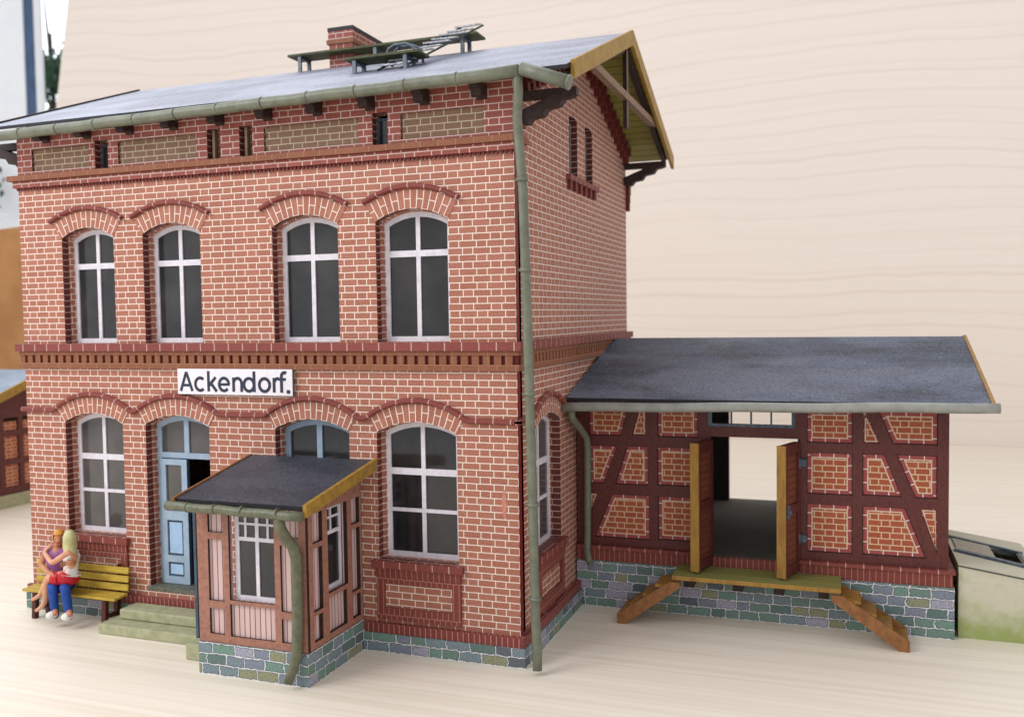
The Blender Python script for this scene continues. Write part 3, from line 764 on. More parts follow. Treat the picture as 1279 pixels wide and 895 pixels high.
w2_ = window('porch_window', -.98, -.42, 1.0, 2.14, 0, GX, PX1-.095, -.04, 1, [(1.76, .05), (1.955, .03)], 'white', 'pane_dark', porch, .075, .05)
MB().box(PX1-.13, PX1-.096, -.715, -.685, 1.75, 2.14).build('glazing_bar', 'white', w2_)
MB().box(PX0-.10, PX0-.06, PY+.05, PY+.1, .42, 2.1).build('porch_door', 'bluedark', porch)
mb = MB()
A8 = [(-3.93, -1.75, 2.255), (-4.04, -.003, 2.54), (-4.04, -.003, 2.60), (-3.93, -1.75, 2.315)]; B8 = [(-2.08, p[1], p[2]) for p in A8]
ia, ib = [mb.vert(p) for p in A8], [mb.vert(p) for p in B8]
mb.face(ia, 1); mb.face(ib[::-1], 1)
for i in range(4): mb.face((ia[i], ib[i], ib[(i+1) % 4], ia[(i+1) % 4]), 1)
proof = mb.build('porch_roof', ['roof_porch', 'roofedge'], porch)
for p in proof.data.polygons: p.material_index = 0 if p.normal.z > .5 else 1
MB().prism([(-2.075, -1.78, 2.19), (-2.075, -.003, 2.47), (-2.075, -.003, 2.625), (-2.075, -1.78, 2.34)], (.05, 0, 0)).build('bargeboard', 'ochre', proof)
MB().prism([(-3.962, -1.78, 2.25), (-4.072, -.003, 2.53), (-4.072, -.003, 2.615), (-3.962, -1.78, 2.33)], (.03, 0, 0)).build('bargeboard', 'brownwood', proof)
mb = MB(); mb.tube([(-4.02+.196*k, -1.82+.006*math.sin(k*2), 2.235-.003*k+.005*math.sin(k*1.9)) for k in range(11)], .056, 12)
for x in (-3.7, -3.3, -2.9, -2.4): mb.tube([(x-.012, -1.82, 2.23), (x+.012, -1.82, 2.23)], .063, 12)
mb.build('porch_gutter', 'gutter2', porch)
mb = MB(); mb.tube([(-2.39, -1.80, 2.2), (-2.395, -1.77, 2.04), (-2.385, -1.68, 1.90), (-2.36, -1.57, 1.78), (-2.345, -1.53, 1.62), (-2.35, -1.53, .9), (-2.37, -1.535, .42), (-2.41, -1.56, .26), (-2.46, -1.60, .09)], [.06, .066, .07, .072, .07, .066, .064, .06, .054], 12)
mb.build('porch_downpipe', 'gutter2', porch)

# steps of the main door and of the porch
mb = MB(); mb.box(-6.12, -4.62, -.44, -.087, 0.155, .30, 0); mb.box(-6.28, -4.5, -.70, -.087, 0, .15, 0)
mb.build('front_steps', 'tread', st, bevel=.02)
mb = MB(); mb.box(-4.36, -3.885, -1.15, -.35, 0, .22)
mb.build('porch_step', 'tread', st, bevel=.02)

# ================================================================== GOODS SHED
a = 2.757
sh = thing('goods_shed', (2.7, 4.2, 0), 'low half-timbered brick goods shed with dark roof and open double doors', 'building')
XR = 5.29
PAN = [
 [(.2, 3.12), (.83, 3.12), (.70, 2.66), (.2, 2.66)], [(1.0, 3.12), (1.09, 3.12), (1.09, 2.68), (.875, 2.68)], [(1.27, 3.12), (1.88, 3.12), (1.88, 2.665), (1.27, 2.665)],
 [(.2, 2.5), (.65, 2.5), (.42, 1.91), (.2, 1.91)], [(.80, 2.51), (1.125, 2.51), (1.125, 1.91), (.605, 1.91)], [(1.265, 2.51), (1.86, 2.51), (1.86, 1.925), (1.265, 1.925)],
 [(.2, 1.755), (.335, 1.755), (.2, 1.44)], [(.55, 1.755), (1.14, 1.755), (1.14, 1.07), (.27, 1.07)], [(1.27, 1.76), (1.855, 1.76), (1.855, 1.09), (1.27, 1.09)],
 [(3.43, 3.12), (4.05, 3.12), (4.05, 2.65), (3.43, 2.65)], [(4.19, 3.12), (4.21, 3.12), (4.41, 2.665), (4.19, 2.665)], [(4.385, 3.12), (5.15, 3.12), (5.15, 2.665), (4.58, 2.665)],
 [(3.43, 2.51), (4.05, 2.51), (4.05, 1.91), (3.43, 1.91)], [(4.18, 2.515), (4.475, 2.515), (4.70, 1.925), (4.18, 1.925)], [(4.62, 2.52), (5.145, 2.52), (5.145, 1.92), (4.865, 1.92)],
 [(3.43, 1.77), (4.05, 1.77), (4.05, 1.07), (3.43, 1.07)], [(4.18, 1.775), (4.74, 1.775), (5.01, 1.08), (4.18, 1.08)], [(4.925, 1.775), (5.145, 1.775), (5.145, 1.16)]]
DO = (2.06, 3.33, .70, 2.695)
TW = (2.03, 3.27, 2.845, 3.15)
mb = MB(); mb.slab([(.001, .95), (DO[0], .95), (DO[0], DO[3]), (DO[1], DO[3]), (DO[1], .95), (XR, .95), (XR, 3.36), (.001, 3.36)], PAN+[rect(*TW)], FX, a, a+.06, 0, 1, 0)
tf = mb.build('timber_frame', ['timber', 'darkwood'], sh)
def inset_poly(p, k):
    n_ = len(p); outp = []
    area2 = sum(p[i][0]*p[(i+1) % n_][1]-p[(i+1) % n_][0]*p[i][1] for i in range(n_)); s_ = 1 if area2 > 0 else -1
    for i in range(n_):
        A, B, C = Vector(p[i-1]), Vector(p[i]), Vector(p[(i+1) % n_])
        d1, d2 = (B-A).normalized(), (C-B).normalized(); n1, n2 = Vector((-d1.y, d1.x))*s_, Vector((-d2.y, d2.x))*s_
        b_ = (n1+n2); b_ = b_/max(b_.dot(n1), .25); outp.append(tuple(B+b_*k))
    return outp
for p in PAN:
    big = inset_poly(p, -.012); pa = abs(sum(p[i][0]*p[(i+1) % len(p)][1]-p[(i+1) % len(p)][0]*p[i][1] for i in range(len(p))))/2
    k = .075 if pa > .12 else .03
    inn = inset_poly(big, k); mb = MB(); yy = a+.032
    for i in range(len(p)):
        j = (i+1) % len(p); A, B = Vector(big[i]), Vector(big[j]); l = (B-A).length
        ua = (Vector(inn[i])-A).dot((B-A)/l); ub = (Vector(inn[j])-A).dot((B-A)/l)
        mb.poly([(*big[i][:1], yy, big[i][1]), (big[j][0], yy, big[j][1]), (inn[j][0], yy-.006, inn[j][1]), (inn[i][0], yy-.006, inn[i][1])], 1, [(0, .012), (l, .012), (ub, .08), (ua, .08)])
    zc_ = inn[-1][1]
    mb.poly([(q[0], yy-.006, q[1]) for q in inn], 0, [(q[0]-inn[0][0], q[1]-zc_) for q in inn])
    d0_ = inset_poly(p, .011)
    for i in range(len(p)):
        j = (i+1) % len(p); mb.poly([(p[i][0], yy-.003, p[i][1]), (p[j][0], yy-.003, p[j][1]), (d0_[j][0], yy-.003, d0_[j][1]), (d0_[i][0], yy-.003, d0_[i][1])], 3)
    # thin raised mortar line round the inner field
    ln = inset_poly(inn, .017)
    for i in range(len(p)):
        j = (i+1) % len(p); mb.poly([(inn[i][0], yy-.009, inn[i][1]), (inn[j][0], yy-.009, inn[j][1]), (ln[j][0], yy-.009, ln[j][1]), (ln[i][0], yy-.009, ln[i][1])], 2)
    mb.build('brick_panel', ['brick_orange', 'brick_border', 'creamedge', 'darkwood'], tf)
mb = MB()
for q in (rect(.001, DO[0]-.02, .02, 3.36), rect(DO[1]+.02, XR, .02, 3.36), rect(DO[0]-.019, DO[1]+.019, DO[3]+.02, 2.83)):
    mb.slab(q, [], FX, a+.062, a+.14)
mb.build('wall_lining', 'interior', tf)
# brick plinth, string and stone base (front, end, back)
mb = MB()
def around(mb, z0, z1, pr, mi, y1=7.62, gap=None):
    if gap: mb.box(.001, gap[0], a-pr, a+.05, z0, z1, mi); mb.box(gap[1], XR+pr, a-pr, a+.05, z0, z1, mi)
    else: mb.box(.001, XR+pr, a-pr, a+.05, z0, z1, mi)
    mb.box(XR-.05, XR+pr, a+.051, y1+pr, z0, z1, mi); mb.box(.001, XR-.051, y1-.06, y1+pr, z0, min(z1, .78), mi)
around(mb, .715, .895, .055, 0, gap=None if True else DO)
mb.build('soldier_course', 'brick_soldier_dark', sh)
for g0, g1 in ((.001, DO[0]), (DO[1], XR+.085)): MB().box(g0, g1, a-.085, a+.05, .898, .948).build('plinth_moulding', 'brick_rail', sh)
MB().box(XR-.05, XR+.085, a+.051, 7.7, .898, .948).build('plinth_moulding', 'brick_rail', sh)
mb = MB(); around(mb, 0, .712, .075, 0); mb.build('stone_base', 'stone', sh)
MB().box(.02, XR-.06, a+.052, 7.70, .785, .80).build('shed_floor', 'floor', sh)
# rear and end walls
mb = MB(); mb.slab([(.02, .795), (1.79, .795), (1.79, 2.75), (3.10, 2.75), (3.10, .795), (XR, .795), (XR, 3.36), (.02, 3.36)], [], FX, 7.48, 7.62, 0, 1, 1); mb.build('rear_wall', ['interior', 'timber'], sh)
shz = lambda y: 3.30+(4.10-3.30)/(5.18-2.09)*(min(y, 2*5.18-y)-2.09)
mb = MB(); mb.slab([(a+.142, .95), (7.478, .95), (7.478, shz(7.478)-.08), (5.18, shz(5.18)-.08), (a+.142, shz(a+.142)-.08)], [], GX, XR, XR-.12); mb.build('end_wall', 'timber', sh)
# transom window
tw = MB(); hs = []
for i in range(4):
    x0 = TW[0]+.05+(TW[1]-TW[0]-.1)*i/4; x1 = TW[0]+.05+(TW[1]-TW[0]-.1)*(i+1)/4
    hs.append(rect(x0+(.012 if i else 0), x1-(.012 if i < 3 else 0), TW[2]+.045, TW[3]-.04))
tw.slab(rect(*TW), hs, FX, a+.01, a+.06, 0)
tw = tw.build('transom_window', 'steel', sh)
MB().box(TW[0]+.02, TW[1]-.02, a+.03, a+.036, TW[2]+.02, TW[3]-.02).build('pane', 'clear', tw)
# door leaves
def leaf_(hinge, tip, z0, z1, face):
    h_, t_ = Vector(hinge), Vector(tip); d_ = t_-h_; l = d_.length; d_ = d_/l; nn = Vector((-d_.y, d_.x, 0))
    mb = MB(); th = .045
    mb.obox(h_+d_*l/2+Vector((0, 0, (z0+z1)/2)), d_*l/2, nn*th*.5, Vector((0, 0, (z1-z0)/2)), 0)
    mb.obox(t_+d_*.011+Vector((0, 0, (z0+z1)/2)), d_*.011, nn*(th+.02), Vector((0, 0, (z1-z0)/2+.002)), 1)
    for s_ in (-1, 1):
        for zc in (z0+.07, (z0+z1)/2, z1-.07):
            mb.obox(h_+d_*(l/2)+nn*s_*(th*.5+.014)+Vector((0, 0, zc)), d_*(l/2-.06), nn*.013, Vector((0, 0, .07)), 2)
        for k in (.05, l-.05):
            mb.obox(h_+d_*k+nn*s_*(th*.5+.016)+Vector((0, 0, (z0+z1)/2)), d_*.045, nn*.015, Vector((0, 0, (z1-z0)/2-.002)), 2)
    dr_ = mb.build('shed_door', ['plank_door', 'ochrewood', 'timber'], sh)
    return dr_, d_, nn
D1, d1v, n1v = leaf_((DO[0]+.0, a-.02, 0), (1.915, 2.20, 0), .80, 2.66, 1)
D2, d2v, n2v = leaf_((DO[1]-.03, a-.02, 0), (3.115, 2.22, 0), .80, 2.66, 1)
for zc in (2.36, 1.26):
    mb = MB(); mb.box(DO[1]-.04, DO[1]+.10, a-.045, a-.01, zc-.05, zc+.05); mb.tube([(DO[1]-.01, a-.06, zc-.075), (DO[1]-.01, a-.06, zc+.075)], .04, 10)
    mb.obox(Vector((DO[1]-.03, a-.02, zc))+d2v*.12-n2v*.052, d2v*.10, n2v*.012, (0, 0, .07))
    mb.build('hinge', 'steel', D2)
    mb = MB(); mb.box(DO[0]-.10, DO[0]+.04, a-.045, a-.01, zc-.05, zc+.05); mb.tube([(DO[0]+.01, a-.06, zc-.075), (DO[0]+.01, a-.06, zc+.075)], .035, 10)
    mb.build('hinge', 'steel', D1)
mb = MB(); c_ = Vector((DO[1]-.03, a-.02, 1.72))+d2v*.46
mb.obox(c_-n2v*.055, d2v*.05, n2v*.012, (0, 0, .12)); mb.tube([c_-n2v*.06, c_-n2v*.11, c_-n2v*.11+Vector((0, 0, .10))], .018, 8)
mb.obox(c_+n2v*.055, d2v*.05, n2v*.012, (0, 0, .10)); mb.tube([c_+n2v*.06, c_+n2v*.10], .03, 8)
mb.build('door_handle', 'steel', D2)
# roof
SY0, SY1, SYR = 2.09, 8.27, 5.18
mb = MB(); xr0, xr1 = .035, 5.72
pr_ = [(SY0, 3.30), (SYR, 4.10), (SY1, 3.30), (SY1, 3.25), (SYR, 4.05), (SY0, 3.25)]
a_, b_ = [mb.vert((xr0, *p)) for p in pr_], [mb.vert((xr1, *p)) for p in pr_]
for i in range(6): mb.face((a_[i], b_[i], b_[(i+1) % 6], a_[(i+1) % 6]), 0 if i < 2 else 1)
for q in (a_, b_): mb.face((q[0], q[1], q[4], q[5]), 1); mb.face((q[1], q[2], q[3], q[4]), 1)
sroof = mb.build('roof', ['roof_shed', 'roofedge'], sh)
for ya, za, yb, zb in ((SY0-.02, 3.295, SYR, 4.10), (SYR, 4.10, SY1, 3.30)):
    MB().prism([(xr1+.001, ya, za-.08), (xr1+.001, yb, zb-.08), (xr1+.001, yb, zb+.02), (xr1+.001, ya, za+.02)], (.045, 0, 0)).build('bargeboard', 'ochrewood', sroof)
mb = MB()
for x in (5.42, 5.66): mb.beam((x, SY0+.03, 3.22), (x, SYR, 4.02), .07, .06)
for k in range(7): mb.beam((.45+.78*k, SY0+.03, 3.22), (.45+.78*k, a+.2, 3.40), .06, .07)
mb.beam((xr1-.06, SY0+.06, 3.215), (xr1-.02, SY0+.06, 3.215), .05, .06)
mb.build('rafter', 'steel', sroof)
mb = MB(); mb.tube([(.0+.29*k, 2.0+.005*math.sin(k*1.3), 3.165+.0052*k+.006*math.sin(k*.9)) for k in range(21)], .068, 12)
mb.build('gutter', 'gutter_pale', sh)
mb = MB(); mb.tube([(.11, 2.05, 3.13), (.11, 2.12, 3.0), (.16, 2.45, 2.78), (.20, 2.62, 2.62), (.205, 2.65, 2.4), (.19, 2.65, 1.2), (.185, 2.63, .88), (.21, 2.61, .76), (.25, 2.60, .68)], .055, 12)
mb.build('downpipe', 'gutter', sh)
# loading platform with two stairs
mb = MB(); mb.box(1.60, 3.90, 2.02, 2.68, .70, .765, 0, [1, 0, 1, 1, 1, 1])
pf = mb.build('loading_platform', ['plank_green', 'ochrewood'], sh, bevel=.008)
for x in (1.80, 2.50, 3.07, 3.67): MB().box(x-.07, x+.07, 2.30, 2.68, .53, .684).build('platform_beam', 'darkwood', pf)
def stair(x_top, x_bot, y0=1.985, y1=2.6):
    s_ = 1 if x_bot > x_top else -1; mb = MB()
    for yy in (y0, y1-.05):
        mb.prism([(x_bot, yy, 0), (x_bot, yy, .14), (x_top+s_*.03, yy, .675), (x_top-s_*.12, yy, .675), (x_top-s_*.12, yy, .60), (x_bot-s_*.12, yy, 0)], (0, .05, 0), 0)
    for k in range(4):
        t = (k+.6)/4.3; x = x_top+(x_bot-x_top)*t; z = .68*(1-t)+.02
        mb.box(x-.13, x+.13, y0+.051, y1-.051, z-.03, z+.012, 1)
    mb.build('stair', ['brownwood', 'ochrewood'], pf)
stair(1.60, .80); stair(3.90, 4.76)

# ================================================================== concrete bunker beside the shed
n = NT('mossy_concrete'); co = n.coord('Object'); s = n.sep(co)
zz_ = n.m('ADD', s[2], n.m('MULTIPLY', n.m('SUBTRACT', n.noise(co, 5., 5.), .5), .7))
zz_ = n.m('MINIMUM', zz_, n.m('ADD', n.m('MULTIPLY', n.m('SUBTRACT', s[0], 5.42), 2.2), n.m('MULTIPLY', n.noise(co, 7., 4.), .9)))
col = n.mix(n.step(zz_, .02, .62, 0, 1), srgb(150, 162, 98), srgb(202, 197, 176))
col = n.mix(n.step(n.noise(co, 9., 4.), .45, .8, 0, .45), col, srgb(178, 182, 156))
col = n.mix(n.step(n.noise(co, 120., 2.), .55, .75, 0, .3), col, srgb(120, 126, 100))
M['concrete'] = n.done(col, .7, .3)
M['concrete_edge'] = plain('dark_concrete_edge', srgb(96, 98, 92), srgb(74, 76, 70), 14, .7)
M['hatchmat'] = plain('beige_grey_hatch', srgb(176, 168, 150), srgb(156, 150, 132), 9, .7, speck=.2)
bk = thing('concrete_bunker', (6.0, 3.9, 0), 'grey mossy concrete bin with blue sliding hatch beside the goods shed', 'bunker')
mb = MB()
X0b, X1b, Y0b, Y1b = 5.425, 6.55, 2.80, 5.1
top = lambda x: 1.01-.15*(x-X0b)
hx0, hx1, hy0, hy1 = 6.0, 6.36, 3.62, 4.32
mb.slab(rect(X0b, X1b, Y0b, Y1b), [rect(hx0, hx1, hy0, hy1)], lambda x, y, d: (x, y, top(x)+d), 0, -.06, 0, 1, 0)
mb.box(X0b, X1b, Y0b, Y0b+.05, 0, .78); mb.box(X0b, X1b, Y1b-.05, Y1b, 0, .78); mb.box(X0b, X0b+.05, Y0b+.051, Y1b-.051, 0, .93); mb.box(X1b-.05, X1b, Y0b+.051, Y1b-.051, 0, .78)
for p in ((X0b, Y0b), ): pass
mb.prism([(X0b, Y0b, .781), (X1b, Y0b, .781), (X1b, Y0b, top(X1b)-.061), (X0b, Y0b, top(X0b)-.061)], (0, .05, 0))
mb.box(X0b+.02, X1b-.02, Y0b+.06, Y1b-.06, .3, .34, 1)
mb.build('body', ['concrete', 'concrete_edge'], bk)
mb = MB()
mb.prism([(X0b-.01, Y0b-.012, top(X0b)-.014), (X1b, Y0b-.012, top(X1b)-.014), (X1b, Y0b-.012, top(X1b)+.003), (X0b-.01, Y0b-.012, top(X0b)+.003)], (0, .03, 0))
mb.build('rim', 'concrete_edge', bk)
mb = MB()
for y, w_ in ((3.55, .09), (4.40, .07)): mb.beam((X0b+.03, y+.1, top(X0b)+.015), (X1b-.1, y-.1, top(X1b-.1)+.015), w_, .04)
mb.beam((hx1+.04, 3.56, top(6.4)+.012), (hx1+.04, 4.30, top(6.4)+.012), .05, .03)
fr_ = mb.build('hatch_rail', 'steel', bk)
mb = MB(); mb.prism([(5.50, 3.70, top(5.50)+.008), (6.0, 3.62, top(6.0)+.008), (6.0, 4.34, top(6.0)+.008), (5.50, 4.42, top(5.50)+.008)], (0, 0, .015))
mb.build('hatch', 'hatchmat', bk)

# ================================================================== bench
bn = thing('park_bench', (-7.05, -.28, 0), 'yellow slatted bench with brown legs against the brick front wall', 'bench')
M['benchy'] = plain('yellow_slats', srgb(196, 168, 66), srgb(164, 132, 48), 10, .5, stretch=(.4, 3, 3), speck=.2)
bx0, bx1 = -7.98, -6.19
for k in range(3):
    mb = MB(); y = -.46+.098*k; mb.box(bx0, bx1, y, y+.085, .405+.006*k, .445+.006*k); mb.build('seat_slat', 'benchy', bn, bevel=.01)
for k in range(3):
    mb = MB(); z = .48+.125*k; y = -.165+.012*k; mb.obox(((bx0+bx1)/2, y, z+.05), ((bx1-bx0)/2, 0, 0), (0, .016, 0), (0, .006, .048)); mb.build('back_slat', 'benchy', bn, bevel=.008)
M['benchleg'] = plain('brown_bench_legs', srgb(88, 40, 30), srgb(64, 28, 24), 14, .5)
for x in (bx0+.22, bx1-.22):
    mb = MB(); mb.beam((x, -.43, 0.0), (x, -.40, .404), .07, .07, up=(1, 0, 0)); mb.build('leg', 'benchleg', bn)
    mb = MB(); mb.beam((x, -.17, 0.0), (x, -.17, .404), .07, .07, up=(1, 0, 0)); mb.beam((x, -.138, .40), (x, -.108, .86), .06, .03, up=(1, 0, 0)); mb.beam((x, -.40, .14), (x, -.18, .14), .05, .05); mb.beam((x, -.44, .385), (x, -.14, .385), .05, .034); mb.build('leg', 'benchleg', bn)

# ================================================================== people
def skin(name, verts, edges, radii, mat, parent, root=0, sub=2, smooth=True):
    me = bpy.data.meshes.new(name); me.from_pydata([tuple(v) for v in verts], edges, []); me.update()
    o = bpy.data.objects.new(name, me); COL.objects.link(o)
    sk = o.modifiers.new('skin', 'SKIN'); sk.use_smooth_shade = True
    for i, rd in enumerate(radii):
        me.skin_vertices[0].data[i].radius = rd if isinstance(rd, tuple) else (rd, rd)
        me.skin_vertices[0].data[i].use_root = (i == root)
    sb = o.modifiers.new('subsurf', 'SUBSURF'); sb.levels = sub; sb.render_levels = sub
    me.materials.append(mat if not isinstance(mat, str) else M[mat]); attach(o, parent)
    return o
def figure(name, J, edges, mat, parent=None):
    keys = list(J); idx = {k: i for i, k in enumerate(keys)}
    return skin(name, [J[k][0] for k in keys], [(idx[a], idx[b]) for a, b in edges], [J[k][1] for k in keys], mat, parent)
M['skin_a'] = plain('painted_skin', srgb(214, 160, 128), srgb(198, 140, 108), 8, .5)
M['skin_b'] = plain('painted_tanned_skin', srgb(196, 134, 100), srgb(176, 114, 84), 8, .5)
M['hair_o'] = plain('orange_blond_hair', srgb(222, 158, 62), srgb(196, 130, 46), 24, .55)
M['hair_p'] = plain('pale_blond_hair', srgb(202, 200, 150), srgb(178, 172, 122), 20, .55, stretch=(2, 2, .4))
M['purple'] = plain('purple_shirt', srgb(164, 108, 168), srgb(146, 90, 152), 10, .55)
M['whitetop'] = plain('white_top', srgb(228, 226, 220), srgb(206, 204, 202), 10, .55)
M['red'] = plain('red_skirt', srgb(196, 26, 44), srgb(170, 16, 34), 10, .5)
M['jeans'] = plain('blue_jeans', srgb(28, 76, 160), srgb(18, 56, 130), 14, .6)
M['shoe'] = plain('white_shoe', srgb(232, 232, 226), srgb(210, 210, 206), 10, .5)
def hand(J, E, wrist, name, d, side, up, s=1.):
    """palm and five fingers rooted at a wrist; d along the hand, side to the thumb, up the palm normal"""
    d, side, up = Vector(d).normalized(), Vector(side).normalized(), Vector(up).normalized(); w_ = Vector(J[wrist][0])
    J[name+'p'] = (w_+d*.05*s, (.03*s, .018*s)); E.append((wrist, name+'p'))
    for i, (o_, l) in enumerate(((.028, .070), (.010, .080), (-.010, .074), (-.028, .058))):
        b0 = w_+d*.085*s+side*o_*s; b1 = b0+d*l*.55*s-up*.012*s; b2 = b1+d*l*.4*s-up*.028*s
        J[f'{name}f{i}a'] = (b0, .0105*s); J[f'{name}f{i}b'] = (b1, .009*s); J[f'{name}f{i}c'] = (b2, .0075*s)
        E += [(name+'p', f'{name}f{i}a'), (f'{name}f{i}a', f'{name}f{i}b'), (f'{name}f{i}b', f'{name}f{i}c')]
    t0 = w_+d*.035*s+side*.04*s; t1 = t0+d*.04*s+side*.02*s-up*.01*s
    J[name+'t0'] = (t0, .012*s); J[name+'t1'] = (t1, .009*s); E += [(name+'p', name+'t0'), (name+'t0', name+'t1')]
def head(parent, c, fwd, mat, hairmat, long_=False):
    fwd = Vector(fwd).normalized(); side = Vector((0, 0, 1)).cross(fwd).normalized(); up = fwd.cross(side)
    c = Vector(c); mb = MB()
    nu, nv = 20, 14; grid = []
    for j in range(nv+1):
        th = math.pi*j/nv; row = []
        for i in range(nu):
            ph = 2*math.pi*i/nu; x, y, z = math.sin(th)*math.cos(ph), math.sin(th)*math.sin(ph), math.cos(th)
            rx = .098-.02*max(0, -z); ry = .078-.022*max(0, -z)
            px, py, pz = x*rx, y*ry, z*.118
            if x > 0: px -= .01*max(0, z)                                    # sloping forehead
            if x > .80 and -.45 < z < .12: px += .028*(x-.8)/.2*(1-abs(z+.18)/.3 if abs(z+.18) < .3 else 0)   # nose
            if x > .55 and .02 < z < .25 and .25 < abs(y) < .6: px -= .008          # eye sockets
            row.append(mb.vert(c+fwd*px+side*py+up*pz))
        grid.append(row)
    for j in range(nv):
        for i in range(nu): mb.face((grid[j][i], grid[j][(i+1) % nu], grid[j+1][(i+1) % nu], grid[j+1][i]), 0, None, True)
    for s_ in (-1, 1):
        mb.obox(c+side*s_*.078-fwd*.005-up*.005, fwd*.018, side*.008, up*.028, 0)                # ears
        mb.obox(c+fwd*.085+side*s_*.03+up*.012, fwd*.004, side*.011, up*.006, 1)                 # eyes
    mb.obox(c+fwd*.088-up*.055, fwd*.004, side*.02, up*.005, 2)                                  # mouth
    mb.build('head', [mat, 'roofedge', 'red'], parent)
    mb = MB(); grid = []
    for j in range(11):
        row = []
        for i in range(20):
            ph = 2*math.pi*i/20; ca, sa = math.cos(ph), math.sin(ph)
            lim = 1.0 if ca > .35 else 1.75 if ca > -.1 else 2.15
            th = lim*j/10
            k = 1.13+.03*math.sin(9*ph+j)
            rr_ = Vector((math.sin(th)*ca*.104*k, math.sin(th)*sa*.086*k, math.cos(th)*.124*k))
            row.append(mb.vert(c+fwd*rr_.x+side*rr_.y+up*rr_.z))
        grid.append(row)
    if long_:
        for j in range(7):
            row = []
            for i in range(20):
                ph = 2*math.pi*i/20; ca, sa = math.cos(ph), math.sin(ph); b_ = Vector(mb.v[grid[10][i]])
                back = max(0, .45-ca)/1.45
                t = (j+1)/7
                row.append(mb.vert(b_+Vector((0, 0, -1))*.22*t*back**.6 + (-fwd*.012*math.sin(t*3)+side*sa*.015*math.sin(t*2.6))*back + side*.004*math.sin(i*2.7)*t))
            grid.append(row)
    for ra, rb in zip(grid, grid[1:]):
        for i in range(20): mb.face((ra[i], ra[(i+1) % 20], rb[(i+1) % 20], rb[i]), 0, None, True)
    mb.build('hair', hairmat, parent)

BY = -.30        # sitter's hip depth
def W(x, z, y): return (x+(-.45-y)*1.05, y, z+(-.45-y)*(4.54-z)/10.6)
# the man: facing the camera, purple T-shirt, jeans
man = {
 'hip': (W(-7.20, .60, -.30), .12), 'waist': (W(-7.21, .76, -.29), (.135, .10)), 'chest': (W(-7.23, .96, -.29), (.165, .11)), 'shl': (W(-7.255, 1.09, -.30), (.12, .09)),
 'neck': (W(-7.25, 1.165, -.32), .05), 'neck2': (W(-7.235, 1.20, -.33), .05),
 'sL': (W(-7.46, 1.08, -.32), .062), 'eL': (W(-7.58, .84, -.42), .047), 'wL': (W(-7.40, .715, -.60), .037),
 'sR': (W(-7.07, 1.07, -.28), .062), 'eR': (W(-6.90, .95, -.36), .047), 'wR': (W(-6.98, .92, -.60), .037),
 'lh': (W(-7.28, .57, -.33), .085), 'lk': (W(-7.37, .53, -.66), .066), 'la': (W(-7.34, .17, -.66), .048), 'lf': (W(-7.33, .10, -.76), .04),
 'rh': (W(-7.12, .57, -.33), .085), 'rk': (W(-7.13, .53, -.66), .066), 'ra': (W(-7.07, .18, -.66), .048), 'rf': (W(-7.05, .11, -.76), .04)}
E_ = [('hip', 'waist'), ('waist', 'chest'), ('chest', 'shl'), ('shl', 'neck'), ('neck', 'neck2'), ('shl', 'sL'), ('sL', 'eL'), ('eL', 'wL'), ('shl', 'sR'), ('sR', 'eR'), ('eR', 'wR'),
      ('hip', 'lh'), ('lh', 'lk'), ('lk', 'la'), ('la', 'lf'), ('hip', 'rh'), ('rh', 'rk'), ('rk', 'ra'), ('ra', 'rf')]
MJ = dict(man); ME_ = list(E_)
hand(MJ, ME_, 'wL', 'hl', (.8, -.5, .1), (0, .3, 1), (.1, -.3, 1)); hand(MJ, ME_, 'wR', 'hr', (-.55, -.75, .05), (0, .2, 1), (-.6, .6, .1))
p1 = thing('person', (-7.24, BY, 0), 'seated figure in purple shirt and blue jeans holding a companion on their lap', 'person', 'couple on the bench')
figure('body', MJ, ME_, 'skin_b', p1)
head(p1, W(-7.20, 1.285, -.35), (.55, -.8, -.08), 'skin_b', 'hair_o')
sub = lambda J, ks, k: {q: (J[q][0], tuple(v*k for v in J[q][1]) if isinstance(J[q][1], tuple) else J[q][1]*k) for q in ks}
S = sub(man, ['hip', 'waist', 'chest', 'shl', 'sL', 'sR'], 1.2); S['nk'] = (Vector(man['neck'][0])-Vector((0, 0, .025)), .085)
S['eL'] = (Vector(man['sL'][0]).lerp(Vector(man['eL'][0]), .45), .062); S['eR'] = (Vector(man['sR'][0]).lerp(Vector(man['eR'][0]), .45), .062)
figure('shirt', S, [('hip', 'waist'), ('waist', 'chest'), ('chest', 'shl'), ('shl', 'nk'), ('shl', 'sL'), ('sL', 'eL'), ('shl', 'sR'), ('sR', 'eR')], 'purple', p1)
S = sub(man, ['hip', 'lh', 'lk', 'la', 'rh', 'rk', 'ra'], 1.2)
for q in ('l', 'r'):
    S[q+'a'] = (Vector(S[q+'a'][0])-Vector((0, 0, .04)), .06); S[q+'e'] = (Vector(S[q+'a'][0])-Vector((0, -.005, .10)), .062)
figure('jeans', S, [('hip', 'lh'), ('lh', 'lk'), ('lk', 'la'), ('la', 'le'), ('ra', 're'), ('hip', 'rh'), ('rh', 'rk'), ('rk', 'ra')], 'jeans', p1)
for q, x in (('l', -.01), ('r', .01)):
    A = Vector(man[q+'a'][0]); skin('shoe', [A+Vector((0, .045, -.055)), A+Vector((x, -.04, -.06)), A+Vector((x*2, -.14, -.068))], [(0, 1), (1, 2)], [(.07, .066), (.076, .066), (.07, .055)], 'shoe', p1)
